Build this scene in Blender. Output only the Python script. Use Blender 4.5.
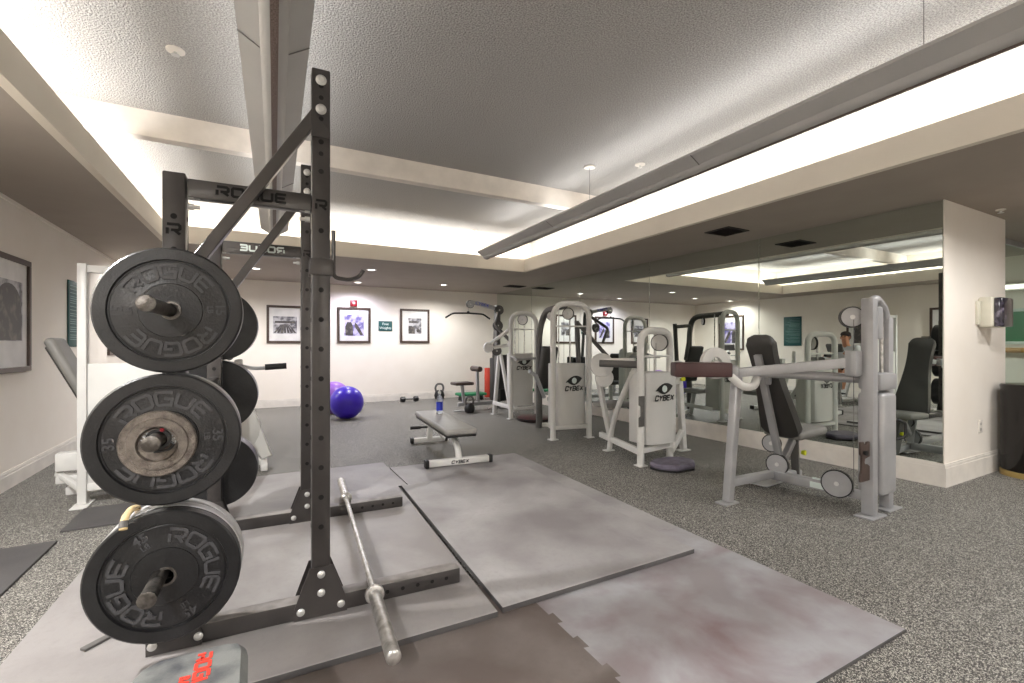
import bpy, bmesh, math, random
from mathutils import Vector, Matrix
PI = math.pi
random.seed(7)
for _o in list(bpy.data.objects):
    bpy.data.objects.remove(_o)
SC = bpy.context.scene
COL = SC.collection

# ------------------------------------------------------------------ camera, world, lights, exposure
cam_d = bpy.data.cameras.new('camera')
cam = bpy.data.objects.new('camera', cam_d)
COL.objects.link(cam)
cam.location = (0, 0, 1.2)
cam.rotation_euler = (PI/2, 0, math.radians(-28.6))
cam_d.sensor_width = 36
cam_d.lens = 470/1024*36
cam_d.shift_y = 3.5/1024
cam_d.clip_start = .05
SC.camera = cam

w = bpy.data.worlds.new('world')
SC.world = w
w.use_nodes = True
w.node_tree.nodes['Background'].inputs[0].default_value = (1, .97, .93, 1)
w.node_tree.nodes['Background'].inputs[1].default_value = .35

SC.view_settings.view_transform = 'Standard'
SC.view_settings.look = 'None'
SC.view_settings.exposure = 0.95
SC.view_settings.gamma = 1.0
SC.view_settings.use_curve_mapping = False
try:
    SC.cycles.use_denoising = True
    SC.cycles.max_bounces = 10
    SC.cycles.diffuse_bounces = 6
    SC.cycles.glossy_bounces = 5
    SC.cycles.sample_clamp_indirect = 6
except Exception:
    pass

# room constants (metres)
WL, WB, MX = -1.82, 10.13, 5.10            # left wall, back wall, mirror plane
SOF, LIP, CEIL = 2.43, 2.63, 3.0           # soffit underside, top of the cove lip, raised ceiling
CX0, CX1, CY0, CY1 = -1.03, 3.86, -2.4, 6.82   # inner edge of the coffer
CV = .34                                   # depth of the cove behind the lip
RY = -3.6                                  # wall behind the camera

def area(name, loc, rot, sx, sy, energy, col=(1, .982, .955)):
    d = bpy.data.lights.new(name, 'AREA')
    d.shape = 'RECTANGLE'
    d.size, d.size_y, d.energy, d.color = sx, sy, energy, col
    o = bpy.data.objects.new(name, d)
    o.location, o.rotation_euler = loc, rot
    COL.objects.link(o)
    return o
CW = 5.0                                  # watts per metre of cove
# strip lights lying in the cove behind the lip, shining up at the raised ceiling
area('cove_light', (CX0-.20, (CY0+CY1)/2, 2.53), (PI, 0, -.022), .07, CY1-CY0, CW*(CY1-CY0))
area('cove_light', (CX1+.20, (CY0+CY1)/2, 2.53), (PI, 0, -.022), .07, CY1-CY0, CW*(CY1-CY0))
area('cove_light', ((CX0+CX1)/2, CY1+.20, 2.53), (PI, 0, 0), CX1-CX0, .07, CW*(CX1-CX0))
area('cove_light', ((CX0+CX1)/2, CY0-.20, 2.53), (PI, 0, 0), CX1-CX0, .07, CW*(CX1-CX0))
# tubes in the two hanging fittings
area('tube_light', (.065, 2.1, 2.635), (PI, 0, math.radians(-1.8)), .10, 8.0, 15)
area('tube_light', (3.0, 2.1, 2.635), (PI, 0, math.radians(-1.8)), .10, 8.0, 15)
def spot(loc, energy, deg=165, col=(1, .96, .92)):
    d = bpy.data.lights.new('downlight_lamp', 'SPOT')
    d.energy, d.spot_size, d.spot_blend, d.color = energy, math.radians(deg), .6, col
    d.shadow_soft_size = .05
    o = bpy.data.objects.new('downlight_lamp', d)
    o.location = loc
    COL.objects.link(o)
DOWN = [(1.66, 7.85, (.93, .92, 1)), (1.76, 9.55, (.85, .83, 1)), (3.37, 9.10, (1, .985, .96)), (0.0, 8.6, (1, .985, .96)), (-1.42, 8.6, (1, .985, .96)),  # the last one is hidden, added to light the walls
        (-1.42, 2.6, (1, .985, .96)), (5.9, .6, (1, .985, .96)),  # both out of view, added to fill walls and floor
        (4.48, .9, (1, .985, .96)), (-1.42, -.6, (1, .985, .96)), (1.4, -3.0, (1, .985, .96)), (4.48, -2.2, (1, .985, .96)), (7.2, 2.6, (1, .985, .96))]  # pier-corner and rear lamps are unseen, added as fill for the foreground
for (x, y, c), p in zip(DOWN, (60, 42, 70, 70, 40, 165, 22, 50, 170, 180, 170, 60)):
    spot((x, y, SOF-.03), p, col=c)

# ------------------------------------------------------------------ materials
def lin(c):
    c = c/255
    return c/12.92 if c <= .04045 else ((c+.055)/1.055)**2.4
def S(r, g, b):
    return (lin(r), lin(g), lin(b), 1)
def mat(name, rgb, rough=.5, metal=0, bump=None, spec=.5, vary=None, coat=0):
    """procedural principled material; bump=(scale,strength), vary=(scale,rgb2,lo,hi)"""
    m = bpy.data.materials.new(name)
    m.use_nodes = True
    nt = m.node_tree
    b = nt.nodes['Principled BSDF']
    b.inputs['Base Color'].default_value = S(*rgb)
    b.inputs['Roughness'].default_value = rough
    b.inputs['Metallic'].default_value = metal
    b.inputs['Specular IOR Level'].default_value = spec
    if coat:
        b.inputs['Coat Weight'].default_value = coat
        b.inputs['Coat Roughness'].default_value = .2
    tc = nt.nodes.new('ShaderNodeTexCoord')
    if vary is None:
        vary = (6, tuple(max(0, v*.93) for v in rgb), .35, .7)
    n = nt.nodes.new('ShaderNodeTexNoise')
    n.inputs['Scale'].default_value = vary[0]
    n.inputs['Detail'].default_value = 6
    r = nt.nodes.new('ShaderNodeValToRGB')
    r.color_ramp.elements[0].position, r.color_ramp.elements[1].position = vary[2], vary[3]
    r.color_ramp.elements[0].color, r.color_ramp.elements[1].color = S(*rgb), S(*vary[1])
    nt.links.new(tc.outputs['Object'], n.inputs['Vector'])
    nt.links.new(n.outputs['Fac'], r.inputs['Fac'])
    nt.links.new(r.outputs['Color'], b.inputs['Base Color'])
    if bump:
        n2 = nt.nodes.new('ShaderNodeTexNoise')
        n2.inputs['Scale'].default_value = bump[0]
        n2.inputs['Detail'].default_value = 3
        bp = nt.nodes.new('ShaderNodeBump')
        bp.inputs['Strength'].default_value = bump[1]
        bp.inputs['Distance'].default_value = .022 if bump[1] >= 1 else .01
        nt.links.new(tc.outputs['Object'], n2.inputs['Vector'])
        nt.links.new(n2.outputs['Fac'], bp.inputs['Height'])
        nt.links.new(bp.outputs['Normal'], b.inputs['Normal'])
    return m
def glow(name, rgb, strength):
    m = bpy.data.materials.new(name)
    m.use_nodes = True
    nt = m.node_tree
    nt.nodes.remove(nt.nodes['Principled BSDF'])
    e = nt.nodes.new('ShaderNodeEmission')
    e.inputs[0].default_value = S(*rgb)
    e.inputs[1].default_value = strength
    nt.links.new(e.outputs[0], nt.nodes['Material Output'].inputs[0])
    return m
def speckle(name, base, base2, flecks):
    """recycled rubber flooring: dark base with pale flecks of several sizes"""
    m = mat(name, base, .55, vary=(2.2, base2, .3, .75))
    nt = m.node_tree
    b = nt.nodes['Principled BSDF']
    prev = [l.from_socket for l in nt.links if l.to_socket == b.inputs['Base Color']][0]
    tc = [n for n in nt.nodes if n.type == 'TEX_COORD'][0]
    for sc, thr, rgb in flecks:
        wob = nt.nodes.new('ShaderNodeTexNoise')
        wob.inputs['Scale'].default_value = sc*1.3
        mx0 = nt.nodes.new('ShaderNodeVectorMath'); mx0.operation = 'SCALE'
        mx0.inputs['Scale'].default_value = 1.1/sc
        ad = nt.nodes.new('ShaderNodeVectorMath'); ad.operation = 'ADD'
        nt.links.new(tc.outputs['Object'], wob.inputs['Vector'])
        nt.links.new(wob.outputs['Color'], mx0.inputs[0])
        nt.links.new(mx0.outputs[0], ad.inputs[0])
        nt.links.new(tc.outputs['Object'], ad.inputs[1])
        v = nt.nodes.new('ShaderNodeTexVoronoi')
        v.inputs['Scale'].default_value = sc
        sep = nt.nodes.new('ShaderNodeSeparateColor')
        gt = nt.nodes.new('ShaderNodeMath'); gt.operation = 'LESS_THAN'
        gt.inputs[1].default_value = thr
        mx = nt.nodes.new('ShaderNodeMix'); mx.data_type = 'RGBA'
        mx.inputs['B'].default_value = S(*rgb)
        nt.links.new(ad.outputs[0], v.inputs['Vector'])
        nt.links.new(v.outputs['Color'], sep.inputs[0])
        nt.links.new(sep.outputs[0], gt.inputs[0])
        nt.links.new(gt.outputs[0], mx.inputs['Factor'])
        for i_, s_ in enumerate(mx.inputs):
            if s_.name == 'A' and s_.type == 'RGBA':
                nt.links.new(prev, s_)
            if s_.name == 'B' and s_.type == 'RGBA':
                s_.default_value = S(*rgb)
        prev = [o for o in mx.outputs if o.type == 'RGBA'][0]
    nt.links.new(prev, b.inputs['Base Color'])
    b.inputs['Specular IOR Level'].default_value = .22
    return m
def rubber_mat(name, c1, c2, c3, scale, rough=.55, seed=0):
    """worn rubber sheet: grey with large scuffs and stained patches"""
    m = mat(name, c1, rough, bump=(300, .15), vary=(scale, c2, .38, .62))
    nt = m.node_tree
    b = nt.nodes['Principled BSDF']
    prev = [l.from_socket for l in nt.links if l.to_socket == b.inputs['Base Color']][0]
    tc = [n for n in nt.nodes if n.type == 'TEX_COORD'][0]
    for sc, col, lo, hi, amt in ((scale*.8, c3, .49, .72, .85), (38, c2, .5, .8, .35)):
        n = nt.nodes.new('ShaderNodeTexNoise'); n.noise_dimensions = '4D'
        n.inputs['Scale'].default_value = sc
        n.inputs['W'].default_value = seed+sc
        n.inputs['Detail'].default_value = 5
        n.inputs['Distortion'].default_value = .6
        r = nt.nodes.new('ShaderNodeMapRange')
        r.inputs['From Min'].default_value, r.inputs['From Max'].default_value = lo, hi
        r.inputs['To Max'].default_value = amt
        mx = nt.nodes.new('ShaderNodeMix'); mx.data_type = 'RGBA'
        nt.links.new(tc.outputs['Object'], n.inputs['Vector'])
        nt.links.new(n.outputs['Fac'], r.inputs['Value'])
        nt.links.new(r.outputs[0], mx.inputs['Factor'])
        for s_ in mx.inputs:
            if s_.name == 'A' and s_.type == 'RGBA':
                nt.links.new(prev, s_)
            if s_.name == 'B' and s_.type == 'RGBA':
                s_.default_value = S(*col)
        prev = [o for o in mx.outputs if o.type == 'RGBA'][0]
    nt.links.new(prev, b.inputs['Base Color'])
    return m

M = dict(
    wall=mat('wall_paint', (238, 231, 222), .8, bump=(90, .05), vary=(3, (235, 227, 217), .35, .7)),
    trim=mat('trim_paint', (232, 226, 218), .5),
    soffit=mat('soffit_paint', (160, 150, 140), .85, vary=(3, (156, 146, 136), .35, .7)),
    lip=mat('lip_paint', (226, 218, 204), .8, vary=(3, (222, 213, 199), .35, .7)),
    ceil=mat('popcorn_ceiling', (190, 188, 186), .9, bump=(85, 1.0), vary=(110, (146, 144, 142), .4, .62)),
    beam=mat('beam_paint', (226, 219, 211), .8),
    floor=speckle('speckled_rubber_floor', (72, 70, 68), (60, 57, 56), ((240, .24, (128, 125, 118)), (190, .08, (172, 169, 160)), (380, .14, (204, 201, 193)))),
    steel=mat('rack_steel', (60, 56, 55), .36, .1, bump=(260, .06), spec=.5, coat=.3, vary=(9, (48, 45, 44), .35, .7)),
    lit_top=mat('steel_lit_top', (138, 133, 130), .45, .1, vary=(14, (112, 107, 104), .4, .65)),  # paler steel for bar tops, with the light from above in its colour
    hole=mat('hole_dark', (8, 8, 8), .9),
    zinc=mat('zinc_bolt', (214, 214, 212), .35, .6),
    chrome=mat('bar_chrome', (212, 210, 207), .3, .75, vary=(30, (160, 157, 152), .4, .7)),
    peg=mat('peg_steel', (120, 116, 112), .38, .85, bump=(180, .15), vary=(40, (84, 80, 76), .4, .65)),
    rubber=mat('plate_rubber', (25, 25, 27), .32, bump=(120, .12), vary=(7, (44, 44, 46), .45, .75)),
    rubber2=mat('plate_lettering_rubber', (74, 74, 77), .25),  # paler than the plate rubber: edge highlights put into the colour
    rim=mat('plate_steel_rim', (196, 196, 198), .4, .2),
    iron=mat('cast_iron', (128, 120, 112), .55, .35, bump=(220, .5), vary=(30, (96, 88, 82), .4, .65)),
    white=mat('machine_white', (220, 219, 216), .36, vary=(4, (212, 211, 208), .4, .7)),
    white2=mat('machine_shroud', (212, 211, 208), .40, vary=(3, (204, 203, 199), .4, .7)),
    silver=mat('machine_silver', (172, 172, 174), .35, .25),
    dgrey=mat('machine_dark_grey', (96, 94, 92), .45),
    black=mat('black_plastic', (24, 24, 25), .45),
    pad=mat('dark_vinyl', (62, 60, 58), .45, bump=(260, .1)),
    gpad=mat('grey_vinyl', (132, 130, 126), .5, bump=(260, .1)),
    lpad=mat('pale_grey_vinyl', (158, 156, 152), .45, bump=(200, .1)),
    rpad=mat('bench_vinyl', (120, 122, 120), .42, bump=(200, .1), vary=(11, (74, 76, 80), .46, .66)),
    maroon=mat('maroon_vinyl', (72, 44, 44), .4),
    brown=mat('brown_vinyl', (72, 58, 52), .5),
    tan=mat('tan_strap', (206, 182, 136), .6),
    yellow=mat('yellow_knob', (214, 220, 40), .4),
    red=mat('red_foam', (190, 62, 42), .7),
    logo_red=mat('red_print', (226, 58, 40), .5),
    green=mat('green_plastic', (36, 128, 84), .5),
    teal=mat('sign_teal', (28, 84, 84), .5),
    signwhite=mat('sign_white', (220, 232, 228), .5),
    signpale=mat('sign_print_pale', (120, 158, 154), .5),
    purple=mat('ball_purple', (62, 34, 190), .32, vary=(3, (54, 28, 170), .4, .7)),
    pink=mat('ball_violet', (150, 100, 196), .35),
    slate=mat('step_pad_slate', (112, 106, 122), .6, bump=(60, .3), vary=(14, (92, 86, 100), .4, .65)),
    wine=mat('disc_wine', (78, 46, 46), .45, bump=(90, .3)),
    frame=mat('picture_frame_wood', (72, 56, 48), .45),
    mount=mat('picture_mount', (228, 226, 224), .6),
    print1=mat('print_grey', (186, 184, 188), .5, vary=(7, (92, 90, 96), .44, .56)),
    print2=mat('print_violet', (196, 190, 222), .5, vary=(8, (112, 104, 160), .46, .56)),
    pdark=mat('print_dark', (66, 62, 62), .5, vary=(12, (112, 106, 98), .5, .66)),
    alarm=mat('alarm_red', (140, 20, 34), .4),
    mesh=mat('pendant_perforated', (120, 104, 96), .6, vary=(160, (88, 74, 68), .45, .55)),
    pend=mat('pendant_grey', (168, 167, 166), .5, vary=(3, (162, 161, 160), .35, .7)),
    bronze=mat('bin_bronze', (17, 11, 8), .14),
    gold=mat('bin_base_gold', (190, 164, 104), .35, .6),
    ivory=mat('dispenser_ivory', (214, 210, 194), .4),
    smoke=mat('dispenser_smoke', (44, 40, 50), .12, coat=.6, vary=(18, (104, 98, 114), .52, .7)),
    vent=mat('vent_dark', (44, 36, 34), .6),
    oak=mat('oak_rail', (198, 150, 92), .45),
    skin=mat('skin', (196, 140, 108), .5),
    hair=mat('dark_hair', (44, 32, 26), .7),
    shirt=mat('shirt_pale', (206, 208, 210), .8),
    shorts=mat('shorts_dark', (48, 48, 54), .8),
    shoe=mat('shoe_white', (226, 226, 226), .6),
    blue=mat('bottle_label_blue', (46, 62, 190), .4),
    eyed=mat('eye_dark', (20, 16, 14), .4),
    lipc=mat('lip_skin', (160, 92, 80), .5),
    glowlens=glow('downlight_lens', (255, 250, 244), 5),
    tube=glow('tube_glow', (255, 250, 240), 2.2),
    m1=rubber_mat('mat_warm_grey', (158, 155, 155), (130, 125, 126), (178, 176, 176), 1.7, .45, 1),
    m2=rubber_mat('mat_rack_grey', (152, 148, 147), (130, 125, 124), (168, 165, 164), 1.6, .45, 5),
    m3=rubber_mat('mat_stained_pale', (164, 164, 168), (140, 134, 136), (112, 84, 86), 2.6, .42, 4),
    m4=rubber_mat('mat_stained_brown', (122, 114, 110), (100, 90, 85), (82, 68, 62), 2.6, .5, 3),
    m5=rubber_mat('mat_dark', (78, 76, 76), (68, 66, 67), (88, 86, 86), 2.0, .6, 6),
)
def clear(name, rgb, rough=.02, ior=1.45):
    m = bpy.data.materials.new(name)
    m.use_nodes = True
    b = m.node_tree.nodes['Principled BSDF']
    b.inputs['Base Color'].default_value = S(*rgb)
    b.inputs['Roughness'].default_value = rough
    b.inputs['Transmission Weight'].default_value = 1
    b.inputs['IOR'].default_value = ior
    return m
M['plastic'] = clear('clear_plastic', (235, 242, 255), .08, 1.2)
M['glass'] = clear('pane_glass', (225, 240, 232), 0, 1.1)
mm = bpy.data.materials.new('mirror_silver')
mm.use_nodes = True
_b = mm.node_tree.nodes['Principled BSDF']
_b.inputs['Base Color'].default_value = (.74, .79, .74, 1)
_b.inputs['Metallic'].default_value = 1
_b.inputs['Roughness'].default_value = .004
M['mirror'] = mm

# ------------------------------------------------------------------ mesh builder
ORI = {}                                   # object name -> world matrix of its origin
def org(o):
    return ORI.get(o.name, Matrix.Identity(4)) if o else Matrix.Identity(4)
class MB:
    def __init__(self):
        self.bm = bmesh.new()
        self.mi = 0
    def _vf(self, verts, faces, bevel=0, seg=2):
        vs = [self.bm.verts.new(v) for v in verts]
        fs = []
        for f in faces:
            try:
                fc = self.bm.faces.new([vs[i] for i in f])
            except ValueError:
                continue
            fc.material_index = self.mi
            fs.append(fc)
        if bevel > 0:
            es = list({e for f in fs for e in f.edges})
            r = bmesh.ops.bevel(self.bm, geom=es, offset=bevel, segments=seg, affect='EDGES', profile=.5, clamp_overlap=True)
            for f in r['faces']:
                f.material_index = self.mi
        return self
    def obox(self, c, ax, hs, bevel=0, seg=2):
        """oriented box: centre, three axes, three half sizes"""
        c = Vector(c)
        ax = [Vector(a) for a in ax]
        vs = []
        for sx in (-1, 1):
            for sy in (-1, 1):
                for sz in (-1, 1):
                    vs.append(c+ax[0]*hs[0]*sx+ax[1]*hs[1]*sy+ax[2]*hs[2]*sz)
        fs = [(0, 1, 3, 2), (4, 6, 7, 5), (0, 4, 5, 1), (2, 3, 7, 6), (0, 2, 6, 4), (1, 5, 7, 3)]
        return self._vf(vs, fs, bevel, seg)
    def box(self, lo, hi, bevel=0, seg=2):
        c = [(a+b)/2 for a, b in zip(lo, hi)]
        return self.obox(c, ((1, 0, 0), (0, 1, 0), (0, 0, 1)), [abs(b-a)/2 for a, b in zip(lo, hi)], bevel, seg)
    def rbox(self, c, size, rz=0, bevel=0, seg=2, tilt=0):
        R = Matrix.Rotation(rz, 3, 'Z') @ Matrix.Rotation(tilt, 3, 'Y')
        return self.obox(c, (R.col[0], R.col[1], R.col[2]), [s/2 for s in size], bevel, seg)
    def bar(self, p0, p1, wd, ht, up=(0, 0, 1), bevel=.006):
        """rectangular tube from p0 to p1; wd across, ht along up"""
        p0, p1 = Vector(p0), Vector(p1)
        d = (p1-p0)
        L = d.length
        d.normalize()
        u = Vector(up)
        if abs(d.dot(u)) > .98:
            u = Vector((0, 1, 0)) if abs(d.y) < .9 else Vector((1, 0, 0))
        s = d.cross(u).normalized()
        u = s.cross(d).normalized()
        return self.obox((p0+p1)/2, (d, s, u), (L/2, wd/2, ht/2), bevel)
    def pipe(self, pts, r, seg=10, bend=0, flat=1.0, nb=5, closed=False):
        """round tube along a polyline, corners rounded by radius bend; r a number or one per point"""
        pts = [Vector(p) for p in pts]
        rs = list(r) if isinstance(r, (list, tuple)) else [r]*len(pts)
        if bend > 0 and len(pts) > 2:
            q, qr = [pts[0]], [rs[0]]
            for i in range(1, len(pts)-1):
                a, b, c = pts[i-1], pts[i], pts[i+1]
                t = min(bend, (b-a).length*.48, (c-b).length*.48)
                p, n = b+(a-b).normalized()*t, b+(c-b).normalized()*t
                for k in range(nb+1):
                    f = k/nb
                    q.append(p*(1-f)**2+b*2*f*(1-f)+n*f*f)
                    qr.append(rs[i])
            q.append(pts[-1]); qr.append(rs[-1])
            pts, rs = q, qr
        n = len(pts)
        d0 = (pts[1]-pts[0]).normalized()
        u = Vector((0, 0, 1)) if abs(d0.z) < .9 else Vector((0, 1, 0))
        rings = []
        for i, p in enumerate(pts):
            a = pts[i-1] if (i > 0 or closed) else pts[i]
            b = pts[(i+1) % n] if (i < n-1 or closed) else pts[i]
            d = (b-a).normalized()
            u = (u-d*u.dot(d))
            if u.length < 1e-4:
                u = d.orthogonal()
            u.normalize()
            s = d.cross(u)
            rings.append([self.bm.verts.new(p+(u*math.cos(2*PI*k/seg)*flat+s*math.sin(2*PI*k/seg))*rs[i]) for k in range(seg)])
        m = n if closed else n-1
        for i in range(m):
            A, B = rings[i], rings[(i+1) % n]
            for k in range(seg):
                f = self.bm.faces.new((A[k], A[(k+1) % seg], B[(k+1) % seg], B[k]))
                f.material_index = self.mi
        if not closed:
            for R in (rings[0][::-1], rings[-1]):
                self.bm.faces.new(R).material_index = self.mi
        return self
    def lathe(self, prof, c, axis=(0, 0, 1), seg=32):
        """prof = [(distance along axis, radius)]"""
        c, a = Vector(c), Vector(axis).normalized()
        u = a.orthogonal().normalized()
        v = a.cross(u)
        rings = []
        for h, r in prof:
            if r < 1e-5:
                rings.append([self.bm.verts.new(c+a*h)])
            else:
                rings.append([self.bm.verts.new(c+a*h+(u*math.cos(2*PI*k/seg)+v*math.sin(2*PI*k/seg))*r) for k in range(seg)])
        for A, B in zip(rings, rings[1:]):
            for k in range(seg):
                k2 = (k+1) % seg
                q = [A[0] if len(A) == 1 else A[k]]
                if len(A) > 1:
                    q.append(A[k2])
                q.append(B[0] if len(B) == 1 else B[k2])
                if len(B) > 1:
                    q.append(B[k])
                if len(q) > 2:
                    self.bm.faces.new(q).material_index = self.mi
        if prof[0] != prof[-1]:
            for R in (rings[0], rings[-1]):
                if len(R) > 1:
                    self.bm.faces.new(R).material_index = self.mi
        return self
    def disc(self, c, axis, r, t, seg=24, ch=.003):
        return self.lathe([(0, 0), (0, r-ch), (ch, r), (t-ch, r), (t, r-ch), (t, 0)], c, axis, seg)
    def ball(self, c, r, sc=(1, 1, 1), seg=20):
        pr = [(-math.cos(PI*i/12), math.sin(PI*i/12)) for i in range(13)]
        c = Vector(c)
        rings = []
        for h, q in pr:
            if q < 1e-4:
                rings.append([self.bm.verts.new(c+Vector((0, 0, h*r*sc[2])))])
            else:
                rings.append([self.bm.verts.new(c+Vector((math.cos(2*PI*k/seg)*q*r*sc[0], math.sin(2*PI*k/seg)*q*r*sc[1], h*r*sc[2]))) for k in range(seg)])
        for A, B in zip(rings, rings[1:]):
            for k in range(seg):
                k2 = (k+1) % seg
                q = [A[0]] if len(A) == 1 else [A[k], A[k2]]
                q += [B[0]] if len(B) == 1 else [B[k2], B[k]]
                self.bm.faces.new(q).material_index = self.mi
        return self
    def prism(self, poly, fr, t, bevel=0):
        """extrude a 2-D polygon: fr=(origin, xaxis, yaxis); thickness t along x cross y"""
        o, X, Y = (Vector(v) for v in fr)
        N = X.cross(Y).normalized()
        n = len(poly)
        vs = [o+X*a+Y*b for a, b in poly]+[o+X*a+Y*b+N*t for a, b in poly]
        fs = [tuple(range(n))[::-1], tuple(range(n, 2*n))]+[(i, (i+1) % n, n+(i+1) % n, n+i) for i in range(n)]
        return self._vf(vs, fs, bevel, 1)
    def ribbon(self, pts, wd, t, fmap, closed=False, step=.25):
        """a raised stroke of width wd and height t along 2-D pts, mapped by fmap(x,y,z)"""
        P = []
        n = len(pts)
        for i in range(n if closed else n-1):
            a, b = pts[i], pts[(i+1) % n]
            k = max(1, int(math.dist(a, b)/step))
            for j in range(k):
                P.append((a[0]+(b[0]-a[0])*j/k, a[1]+(b[1]-a[1])*j/k))
        if not closed:
            P.append(pts[-1])
        n = len(P)
        L, R = [], []
        for i in range(n):
            a = P[i-1] if (i > 0 or closed) else None
            c = P[(i+1) % n] if (i < n-1 or closed) else None
            b = P[i]
            d1 = Vector((b[0]-a[0], b[1]-a[1])).normalized() if a else None
            d2 = Vector((c[0]-b[0], c[1]-b[1])).normalized() if c else None
            d1 = d1 or d2
            d2 = d2 or d1
            t_ = (d1+d2)
            t_ = t_.normalized() if t_.length > 1e-6 else d1
            nrm = Vector((-t_.y, t_.x))
            k = 1/max(.5, abs(t_.dot(d1)))
            L.append((b[0]+nrm.x*wd/2*k, b[1]+nrm.y*wd/2*k))
            R.append((b[0]-nrm.x*wd/2*k, b[1]-nrm.y*wd/2*k))
        q = [[self.bm.verts.new(fmap(x, y, z)) for x, y in S_] for S_, z in ((L, 0), (R, 0), (L, t), (R, t))]
        m = n if closed else n-1
        for i in range(m):
            j = (i+1) % n
            for A, B in ((0, 1), (1, 3), (3, 2), (2, 0)):
                self.bm.faces.new((q[A][i], q[A][j], q[B][j], q[B][i])).material_index = self.mi
        if not closed:
            for i in (0, n-1):
                self.bm.faces.new((q[0][i], q[1][i], q[3][i], q[2][i])).material_index = self.mi
        return self
    def word(self, s, h, wl, gap, sw, t, fmap0, shear=0):
        """a word in a wide angular stroke alphabet, centred on x=0; fmap0(x,y,z) -> point"""
        tot = len(s)*wl+(len(s)-1)*gap
        x = -tot/2
        for ch in s:
            for st, cl in GLYPH[ch]:
                self.ribbon([(p[0]*wl, p[1]*h) for p in st], sw, t,
                            lambda a, b, c, x=x: fmap0(x+a+shear*b, b, c), cl, .018)
            x += wl+gap
        return self
    def text(self, s, size, fr, t=.002, bold=0.0, shear=0.0, fmap=None, sx=1.0):
        """built-in font text, centred on the frame origin; fr=(origin, xaxis, yaxis)"""
        cu = bpy.data.curves.new('t', 'FONT')
        cu.body, cu.size, cu.align_x, cu.align_y = s, size, 'CENTER', 'CENTER'
        cu.extrude, cu.offset, cu.shear, cu.resolution_u = t/2, bold, shear, 2
        ob = bpy.data.objects.new('t', cu)
        COL.objects.link(ob)
        me = bpy.data.meshes.new_from_object(ob.evaluated_get(bpy.context.evaluated_depsgraph_get()))
        if fr:
            o, X, Y = (Vector(v) for v in fr)
            N = X.cross(Y).normalized()
            fmap = lambda a, b, c: o+X*a+Y*b+N*c
        vs = [self.bm.verts.new(fmap(v.co.x*sx, v.co.y, v.co.z+t/2)) for v in me.vertices]
        for p in me.polygons:
            try:
                self.bm.faces.new([vs[i] for i in p.vertices]).material_index = self.mi
            except ValueError:
                pass
        bpy.data.objects.remove(ob)
        bpy.data.curves.remove(cu)
        bpy.data.meshes.remove(me)
        return self
    def build(self, name, m, parent=None, local=False, smooth=35, rev=False):
        if parent is not None and not local:
            bmesh.ops.transform(self.bm, matrix=org(parent).inverted(), verts=self.bm.verts)
        bmesh.ops.recalc_face_normals(self.bm, faces=self.bm.faces)
        me = bpy.data.meshes.new(name)
        self.bm.to_mesh(me)
        self.bm.free()
        for x in (m if isinstance(m, (list, tuple)) else [m]):
            me.materials.append(x)
        if smooth:
            me.shade_smooth()
            me.set_sharp_from_angle(angle=math.radians(smooth))
        o = bpy.data.objects.new(name, me)
        COL.objects.link(o)
        if parent is not None:
            o.parent = parent
            ORI[o.name] = org(parent)
        return o
GLYPH = {
    'R': [([(0, 0), (0, .62)], 0), ([(-.02, 1), (.86, 1), (1, .86), (1, .56), (.86, .42), (.3, .42)], 0), ([(.55, .42), (1, 0)], 0)],
    'O': [([(.12, 0), (.88, 0), (1, .15), (1, .85), (.88, 1), (.12, 1), (0, .85), (0, .15)], 1)],
    'G': [([(1, 1), (.12, 1), (0, .85), (0, .15), (.12, 0), (1, 0), (1, .5), (.5, .5)], 0)],
    'U': [([(0, 1), (0, .15), (.12, 0), (.88, 0), (1, .15), (1, 1)], 0)],
    'C': [([(1, .72), (1, .85), (.88, 1), (.12, 1), (0, .85), (0, .15), (.12, 0), (.88, 0), (1, .15), (1, .28)], 0)],
    'Y': [([(0, 1), (.5, .45), (1, 1)], 0), ([(.5, .45), (.5, 0)], 0)],
    'B': [([(0, .5), (0, 1), (.85, 1), (.95, .9), (.95, .62), (.8, .52), (.1, .52)], 0), ([(0, .56), (0, 0), (.88, 0), (1, .12), (1, .4), (.8, .52)], 0)],
    'X': [([(0, 0), (1, 1)], 0), ([(0, 1), (1, 0)], 0)],
    'E': [([(1, 1), (.12, 1), (0, .85), (0, .15), (.12, 0), (1, 0)], 0), ([(.05, .5), (.9, .5)], 0)],
}

def tag(o, label=None, cat=None, group=None, kind=None):
    if label: o['label'] = label
    if cat: o['category'] = cat
    if group: o['group'] = group
    if kind: o['kind'] = kind
    return o
def thing(name, label, cat, loc=(0, 0, 0), rz=0, group=None):
    o = bpy.data.objects.new(name, None)
    COL.objects.link(o)
    o.location = loc
    o.rotation_euler = (0, 0, rz)
    o.empty_display_size = .05
    ORI[o.name] = Matrix.Translation(Vector(loc)) @ Matrix.Rotation(rz, 4, 'Z')
    return tag(o, label, cat, group)
def copy_tree(o, parent=None):
    c = o.copy()
    COL.objects.link(c)
    if parent is not None:
        c.parent = parent
    ORI[c.name] = org(o)
    for ch in list(o.children):
        copy_tree(ch, c)
    return c
def struct(name, mb, m, smooth=0):
    return tag(mb.build(name, m, smooth=smooth), kind='structure')

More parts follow.
